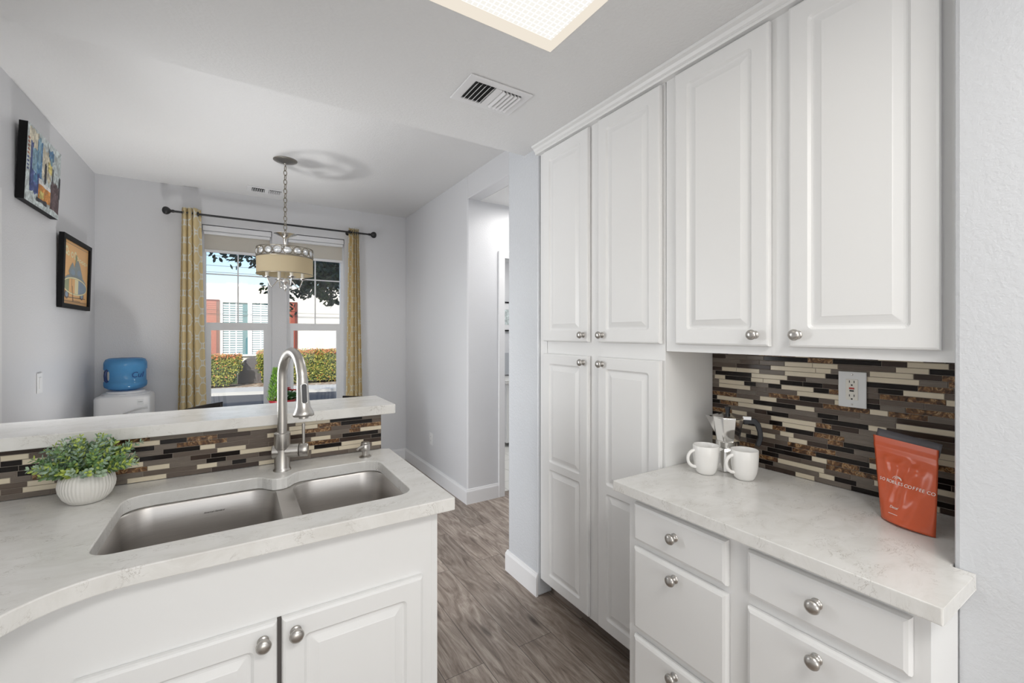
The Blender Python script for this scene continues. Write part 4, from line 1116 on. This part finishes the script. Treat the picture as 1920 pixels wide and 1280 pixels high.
vent('white ceiling vent with curved louvers in the kitchen ceiling beside the light', .772, 1.064, 1.518, 1.722, 2.438, 5)
vent('white ceiling vent high in the dining room ceiling near the window wall', .084, .398, 4.53, 4.70, 2.743, 6)

# ------------------------------------------------------------------ water dispenser and bottle
t = thing('water_dispenser', 'white floor-standing water dispenser in the dining room corner', 'water dispenser', (-.745, 4.62, 0))
b = BM()
def cool(ins, z): return [b.verts.new((x, y, z)) for x, y in rrect(-.912+ins, 4.455+ins, -.578-ins, 4.785-ins, .05-ins*.3, 6)]
rg = [cool(.01, 0.001), cool(.0, .02), cool(0, .925), cool(.006, .938), cool(.020, .945)]
for A, B in zip(rg, rg[1:]): bridge(b, A, B)
b.faces.new(rg[0]); b.faces.new(rg[-1]); link('dispenser_body', b, 'plastic_white', t, smooth=40)
b = BM(); lathe(b, [(.145, .9452), (.145, .952), (.132, .958), (.118, .960), (.118, .972), (.105, .976)], (-.745, 4.62, 0), (0, 0, 1), 40); link('bottle_collar', b, 'plastic_white', t, smooth=50)
b = BM()   # tap recess moulding: arched brow
arcp = [(-.735+.145*math.cos(a)*-1 if False else -.745+.01+.148*(i/12), .815+.038*math.sin(PI/2*i/12)) for i, a in enumerate([0]*13)]
A = [b.verts.new((x, 4.4535, z)) for x, z in arcp]; B = [b.verts.new((x, 4.436, z-.004)) for x, z in arcp]; D = [b.verts.new((x, 4.4535, z-.014)) for x, z in arcp]
for q in range(12): b.faces.new((A[q], A[q+1], B[q+1], B[q])); b.faces.new((B[q], B[q+1], D[q+1], D[q]))
b.faces.new((A[0], B[0], D[0])); b.faces.new((A[-1], B[-1], D[-1])); link('tap_hood', b, 'plate_grey', t)
bx('taps', 'black_plastic', -.67, -.655, 4.42, 4.4545, .775, .79, parent=t); bx('taps', 'black_plastic', -.64, -.605, 4.42, 4.4545, .775, .79, parent=t)
b = BM(); box(b, -.652, -.612, 4.4530, 4.4548, .872, .915); lb = link('brand_label', b, 'plate_grey', t)
text('label_lettering', 'Culligan', .009, 'lettering_dark', mtx((-.632, 4.4526, .895), (1, 0, 0), (0, 0, 1)), lb)
t = thing('water_bottle', 'blue translucent water bottle upside down on the white dispenser', 'bottle', (-.745, 4.62, .965))
c = (-.745, 4.62, 0)
def brf(r, h, a):
    # hand-hold recess on the left-front side
    return r*(1+.012*math.cos(6*a)*(1 if h > 1.215 else 0))
b = BM(); lathe(b, [(.030, .9765), (.060, .9775), (.105, .988), (.128, 1.004), (.133, 1.020), (.133, 1.045), (.1275, 1.052), (.1275, 1.140), (.133, 1.148), (.133, 1.185), (.131, 1.200), (.120, 1.222), (.100, 1.232), (.03, 1.226)], c, (0, 0, 1), 60, rfun=brf)
link('bottle_body', b, 'bottle_blue', t, smooth=50)
b = BM()
ga = math.radians(222); gd = Vector((math.cos(ga), math.sin(ga), 0)); gp = Vector((-.745, 4.62, 0))
ga2 = Vector((-math.sin(ga), math.cos(ga), 0))
tube(b, [gp+gd*.124+Vector((0, 0, 1.050)), gp+gd*.140+Vector((0, 0, 1.065)), gp+gd*.142+Vector((0, 0, 1.10)), gp+gd*.140+Vector((0, 0, 1.130)), gp+gd*.124+Vector((0, 0, 1.146))], .010, 10)
link('grip', b, 'bottle_navy', t, smooth=50)
b = BM()
A = [b.verts.new(gp+gd*(.1283)+ga2*x+Vector((0, 0, z))) for x, z in rrect(-.022, 1.062, .022, 1.134, .016, 5)]; b.faces.new(A); link('grip_recess', b, 'plate_grey', t)
M = mtx((-.745+.1275*math.cos(math.radians(-48)), 4.62+.1275*math.sin(math.radians(-48))-.0015, 1.10), (math.cos(math.radians(42)), math.sin(math.radians(42)), 0), (0, 0, 1))
text('bottle_lettering', 'Cul', .062, 'lettering_blue', M, t, shear=.2)

# ------------------------------------------------------------------ dining table, chairs, arrangement
t = thing('dining_table', 'round dark dining table under the pendant lamp, mostly hidden by the bar', 'table', (.33, 3.68, 0))
b = BM(); lathe(b, [(.36, .728), (.38, .735), (.38, .752), (.37, .76)], (.36, 3.67, 0), (0, 0, 1), 56); link('tabletop', b, 'table_dark', t, smooth=40)
b = BM(); lathe(b, [(.05, .06), (.06, .12), (.04, .3), (.05, .55), (.09, .7275)], (.33, 3.68, 0), (0, 0, 1), 24); link('pedestal', b, 'table_dark', t, smooth=50)
b = BM()
for k in range(4):
    a = .4+k*PI/2; d = Vector((math.cos(a), math.sin(a), 0)); p = Vector((.33, 3.68, 0))
    tube(b, [p+Vector((0, 0, .12)), p+d*.15+Vector((0, 0, .09)), p+d*.32+Vector((0, 0, .022))], [.035, .03, .022], 8)
link('feet', b, 'table_dark', t, smooth=50)
def chair(label, cx, cy, fdir):
    """cx,cy: centre of the top rail; fdir: direction the chair faces"""
    f = Vector((*fdir, 0)).normalized(); s_ = Vector((-f.y, f.x, 0))
    o = Vector((cx, cy, 0)); base_ = o+f*.22
    t = thing('dining_chair', label, 'chair', base_, 'dark dining chairs around the table')
    def pt(a, c, z): return o + f*a + s_*c + Vector((0, 0, z))
    b = BM(); A = [b.verts.new(pt(a, c, .462)) for a, c in rrect(.03, -.20, .44, .20, .04, 4)]; B = [b.verts.new(pt(a, c, .435)) for a, c in rrect(.03, -.20, .44, .20, .04, 4)]
    bridge(b, A, B); b.faces.new(A); b.faces.new(B); link('seat', b, 'seat_black', t)
    for sg in (-1, 1):
        b = BM(); tube(b, [pt(.41, sg*.17, .434), pt(.42, sg*.18, .001)], [.018, .014], 8); link('leg', b, 'wood_dark', t, smooth=50)
        b = BM(); tube(b, [pt(0.0, sg*.18, .845), pt(.035, sg*.18, .50), pt(.05, sg*.18, .42), pt(.0, sg*.185, .001)], [.014, .017, .018, .014], 8); link('leg', b, 'wood_dark', t, smooth=50)
    b = BM(); q = []
    n = 8
    for i in range(n+1):
        c = -.195+.39*i/n; bow = -.018*math.cos(PI*(i/n-.5))
        q.append([b.verts.new(pt(bow+dx, c, zz)) for dx, zz in ((-.009, .79), (.009, .79), (.009, .858), (-.009, .858))])
    for A, B in zip(q, q[1:]): bridge(b, A, B)
    b.faces.new(q[0]); b.faces.new(q[-1]); bk_ = link('backrest', b, 'wood_dark', t)
    for k in range(4):
        c = -.12+.08*k; b = BM(); tube(b, [pt(.02, c, .46), pt(-.012, c, .795)], .007, 6); link('spindle', b, 'wood_dark', bk_, smooth=50)
chair('dark wooden dining chair by the left curtain, only its top rail showing', -.215, 4.24, (.80, -.60))
chair('dark wooden dining chair by the right curtain, only its top rail showing', .955, 4.07, (-.78, -.62))
t = thing('flower_arrangement', 'red pot with a small green cypress and red blooms on the dining table', 'potted plant', (.300, 3.74, .7605))
pc = Vector((.300, 3.74, .7605))
b = BM(); lathe(b, [(.060, 0.0003), (.066, .005), (.086, .150), (.092, .156), (.092, .168), (.084, .168), (.080, .150)], pc, (0, 0, 1), 32, cap=False); lathe(b, [(.078, .148), (.01, .150)], pc, (0, 0, 1), 20); link('pot', b, 'pot_red', t, smooth=40)
b = BM(); r = random.Random(9)
for k in range(900):
    h = r.random(); a = r.uniform(0, 2*PI); rr = .052*(1-h)**.8*r.uniform(.5, 1); p = pc+Vector((-.048+rr*math.cos(a), -.02+rr*math.sin(a), .160+.235*h))
    leaf(b, p, Vector((math.cos(a)*.75+r.gauss(0,.2), math.sin(a)*.75, 1)), Vector((math.cos(a), math.sin(a), r.gauss(0,.5))), .032, .006, r.choice((0, 0, 1)))
link('cypress', b, ['leaf_cypress', 'leaf_green'], t, recalc=False)
b = BM()
for k in range(160):
    a = r.uniform(0, 2*PI); rr = r.uniform(.01, .075); p = pc+Vector((.030+rr*math.cos(a)*.8, rr*math.sin(a)*.7, .155+r.uniform(0, .06)))
    leaf(b, p, Vector((math.cos(a), math.sin(a), r.uniform(0, .8))), Vector((0, 0, 1)), .036, .02, 0)
link('flower_leaves', b, 'leaf_poinsettia', t, recalc=False)
b = BM()
for k in range(9):
    a = r.uniform(0, 2*PI); rr = r.uniform(.0, .055); c = pc+Vector((.040+rr*math.cos(a), rr*math.sin(a)-.01, .215+r.uniform(0, .035)))
    for q in range(10):
        a2 = 2*PI*q/10; leaf(b, c, Vector((math.cos(a2), math.sin(a2), .5)), Vector((0, 0, 1)), .024, .015, 0)
link('blooms', b, 'flower_red', t, recalc=False)

# ------------------------------------------------------------------ outside
G = -.45
struct('street', 'asphalt', -40, 60, 5.02, 60, G-.2, G)
b = BM()
def quadbox(b, p0, p1, wd, z0, z1, mi=0):
    p0 = Vector((*p0, 0)); p1 = Vector((*p1, 0)); d = (p1-p0).normalized(); n = Vector((-d.y, d.x, 0))
    q = [p0, p1, p1+n*wd, p0+n*wd]
    A = [b.verts.new((v_.x, v_.y, z0)) for v_ in q]; B = [b.verts.new((v_.x, v_.y, z1)) for v_ in q]
    bridge(b, A, B, mi); b.faces.new(A).material_index = mi; b.faces.new(B).material_index = mi
quadbox(b, (-12, 18.6), (16, 11.9), 1.25, G, G+.10)
tag(link('kerb', b, 'concrete'), kind='structure')
b = BM(); quadbox(b, (-12, 19.84), (16, 13.14), 8, G, G+.07); tag(link('ground', b, 'mulch'), kind='structure')
# house across the street
t = thing('neighbour_house', 'cream house across the street with red shutters', 'house', (1, 19.2, G))
b = BM(); box(b, -9, 14, 19.2, 24, G, 3.25); link('facade', b, 'stucco', t)
def shutter(x0, x1, z0, z1):
    b = BM(); box(b, x0, x1, 19.15, 19.199, z0, z1, 1)
    box(b, x0+.03, x1-.09, 19.13, 19.15, z0+.05, z1-.06, 0)
    z = z0+.07
    while z < z1-.10: box(b, x0+.04, x1-.10, 19.118, 19.13, z, z+.035, 0); z += .07
    link('shutter', b, ['shutter_red', 'shutter_dark'], t)
shutter(-1.30, -.50, .55, 2.66); shutter(1.55, 2.06, .55, 2.66)
def hwin(x0, x1, z0, z1, teal):
    b = BM(); f = .07
    for a in ((x0, x1, z1-f, z1), (x0, x1, z0, z0+f), (x0, x0+f, z0+f, z1-f), (x1-f, x1, z0+f, z1-f)): box(b, a[0], a[1], 19.12, 19.199, a[2], a[3])
    w_ = link('window', b, 'stucco_light', t)
    b = BM(); box(b, x0+f, x1-f, 19.185, 19.195, z0+f, z1-f); link('pane', b, 'pane_teal', w_)
    b = BM(); z = z0+f+.02
    xe = x1-f-(.16 if teal else .0)
    while z < z1-f-.04: box(b, x0+f, xe, 19.175, 19.184, z, z+(.045 if teal else .06)); z += .085
    for q in (1, 2): xx = x0+f+(xe-x0-f)*q/3; box(b, xx-.018, xx+.018, 19.165, 19.175, z0+f, z1-f)
    link('blinds', b, 'blind_white', w_)
hwin(-.47, .45, .58, 2.64, True); hwin(.45, 1.45, .58, 2.64, False)
# hedges
def hedge(label, x0, x1, y0, y1, z0, z1, n, seed, slope=0):
    t = thing('hedge', label, 'hedge', ((x0+x1)/2, (y0+y1)/2, z0), 'clipped hedges along the house across the street')
    r = random.Random(seed)
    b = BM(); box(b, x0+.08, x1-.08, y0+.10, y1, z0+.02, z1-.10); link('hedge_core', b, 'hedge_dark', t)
    b = BM()
    for k in range(n):
        f = r.random()
        if f < .62: p = Vector((r.uniform(x0, x1), y0+abs(r.gauss(0, .05)), z0+(z1-z0)*r.random()**.8)); nn = Vector((0, -1, .2))
        elif f < .85: p = Vector((r.uniform(x0, x1), r.uniform(y0, y1), z1-abs(r.gauss(0, .04)))); nn = Vector((0, -.3, 1))
        else:
            sd = r.choice((0, 1)); p = Vector((x0 if sd == 0 else x1, r.uniform(y0, y1), z0+(z1-z0)*r.random())); nn = Vector((-1 if sd == 0 else 1, -.3, .2))
        hfrac = (p.z-z0)/(z1-z0)
        # undercut lower side edges
        if hfrac < .45:
            cut_ = (.45-hfrac)*.8
            if p.x < x0+cut_*.5 or p.x > x1-cut_: continue
        p = p + Vector((r.gauss(0, .04), r.gauss(0, .04), r.gauss(0, .03)))
        nn = (nn+Vector((r.gauss(0, .5), r.gauss(0, .5), r.gauss(0, .5)))).normalized(); dd = nn.orthogonal(); dd = Matrix.Rotation(r.uniform(0, 6.28), 3, nn) @ dd
        if hfrac > .90 and r.random() < .55: mi = 3
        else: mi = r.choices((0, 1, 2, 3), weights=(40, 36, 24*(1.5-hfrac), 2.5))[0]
        s1 = r.uniform(.04, .066); d2 = nn.cross(dd).normalized()
        V = [b.verts.new(p-dd*s1*.5), b.verts.new(p+d2*s1*.3), b.verts.new(p+dd*s1*.6), b.verts.new(p-d2*s1*.3)]
        b.faces.new(V).material_index = mi
    link('hedge_leaves', b, ['hedge_green', 'hedge_yellow', 'hedge_dark', 'hedge_red'], t, recalc=False)
hedge('clipped green and gold hedge under the left neighbour window', -2.2, .12, 17.45, 18.3, -.30, .69, 9500, 1)
hedge('long clipped gold and red-tipped hedge seen through the right window', .70, 5.2, 17.35, 18.3, -.30, .80, 17000, 2)
t = thing('grey_block', 'dark grey round-topped block in the gap between the hedges', 'utility box', (.40, 18.5, G+.07))  # rounded dark grey block with a flat front panel
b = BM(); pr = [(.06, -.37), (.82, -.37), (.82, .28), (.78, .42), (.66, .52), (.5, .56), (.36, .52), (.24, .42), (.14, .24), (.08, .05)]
A = [b.verts.new((x, 18.4, z)) for x, z in pr]; B = [b.verts.new((x, 18.8, z)) for x, z in pr]; bridge(b, A, B); b.faces.new(A); b.faces.new(B); link('block_shell', b, 'block_grey', t)
b = BM(); box(b, .22, .70, 18.385, 18.399, -.30, .10); link('front_panel', b, 'block_grey', t)
# cables
for z in (3.86, 3.40+.25, 3.52):
    pass
for y_, z, lb in ((17, 3.93, 'highest of the three thin grey cables crossing the sky'), (17.2, 3.64, 'middle of the three thin grey cables crossing the sky'), (17.4, 3.45, 'lowest of the three thin grey cables crossing the sky')):
    b = BM(); tube(b, [(-12+2*i, y_, z-.05*(1-((i-6)/6)**2)*0) for i in range(13)], .011, 5)
    tag(link('overhead_cable', b, 'cable_grey'), lb, 'cable', 'overhead cables over the street')
# tree outside the window
t = thing('street_tree', 'dark leafy tree outside the dining window, branches over the panes', 'tree', (1.05, 9.3, G))
b = BM(); tube(b, [(.74, 9.3, G), (.72, 9.3, .8), (.74, 9.3, 1.7), (.76, 9.3, 2.5), (.9, 9.3, 3.3)], [.085, .075, .065, .055, .03], 8)
for q in (((.75, 9.3, 2.45), (.4, 9.2, 2.8), (-.2, 9.1, 3.0), (-.9, 9.0, 3.1)), ((.76, 9.3, 2.3), (1.2, 9.2, 2.55), (2.0, 9.1, 2.65)), ((.8, 9.3, 2.9), (1.4, 9.2, 3.3), (2.2, 9.1, 3.6))): tube(b, list(q), [.04, .03, .02, .012][:len(q)], 6)
link('trunk', b, 'bark', t, smooth=50)
b = BM(); r = random.Random(21)
def cluster(c, R1, n, s0=.085):
    for k in range(n):
        p = Vector(c)+Vector((r.gauss(0, R1), r.gauss(0, R1*.8), r.gauss(0, R1*.6)))
        a = r.uniform(0, 2*PI); d = Vector((math.cos(a), math.sin(a)*.6, -r.uniform(.1, 1.2))); leaf(b, p, d, Vector((r.gauss(0, .6), -1, r.gauss(0, .6))), s0*r.uniform(.9, 1.5), s0*r.uniform(.45, .7), r.choice((0, 0, 1)), .1)
for k in range(170):   # crown
    cx = r.uniform(-.75, 3.2); lowz = 2.95-.28*(cx+.4) if cx < .6 else 2.52
    cluster((cx, r.uniform(8.8, 9.8), r.uniform(lowz, 4.2) if k % 2 else r.uniform(lowz, lowz+.45)), .13, 34, .088)
for k in range(34):   # hanging twigs
    cx = r.uniform(.85, 2.1); cluster((cx, r.uniform(8.9, 9.4), r.uniform(2.02 if cx > 1.15 else 2.2, 2.5)), .07, 12, .088)
for c in ((.86, 9.3, 2.15), (.85, 9.3, 1.95), (.84, 9.3, 1.78), (.50, 9.1, 2.30), (.55, 9.1, 2.2)): cluster(c, .06, 12, .08)
for k in range(60): cluster((r.uniform(.9, 2.3), r.uniform(8.9, 9.6), r.uniform(2.42, 3.15)), .14, 40, .09)
link('foliage', b, ['tree_dark', 'tree_mid'], t, recalc=False)
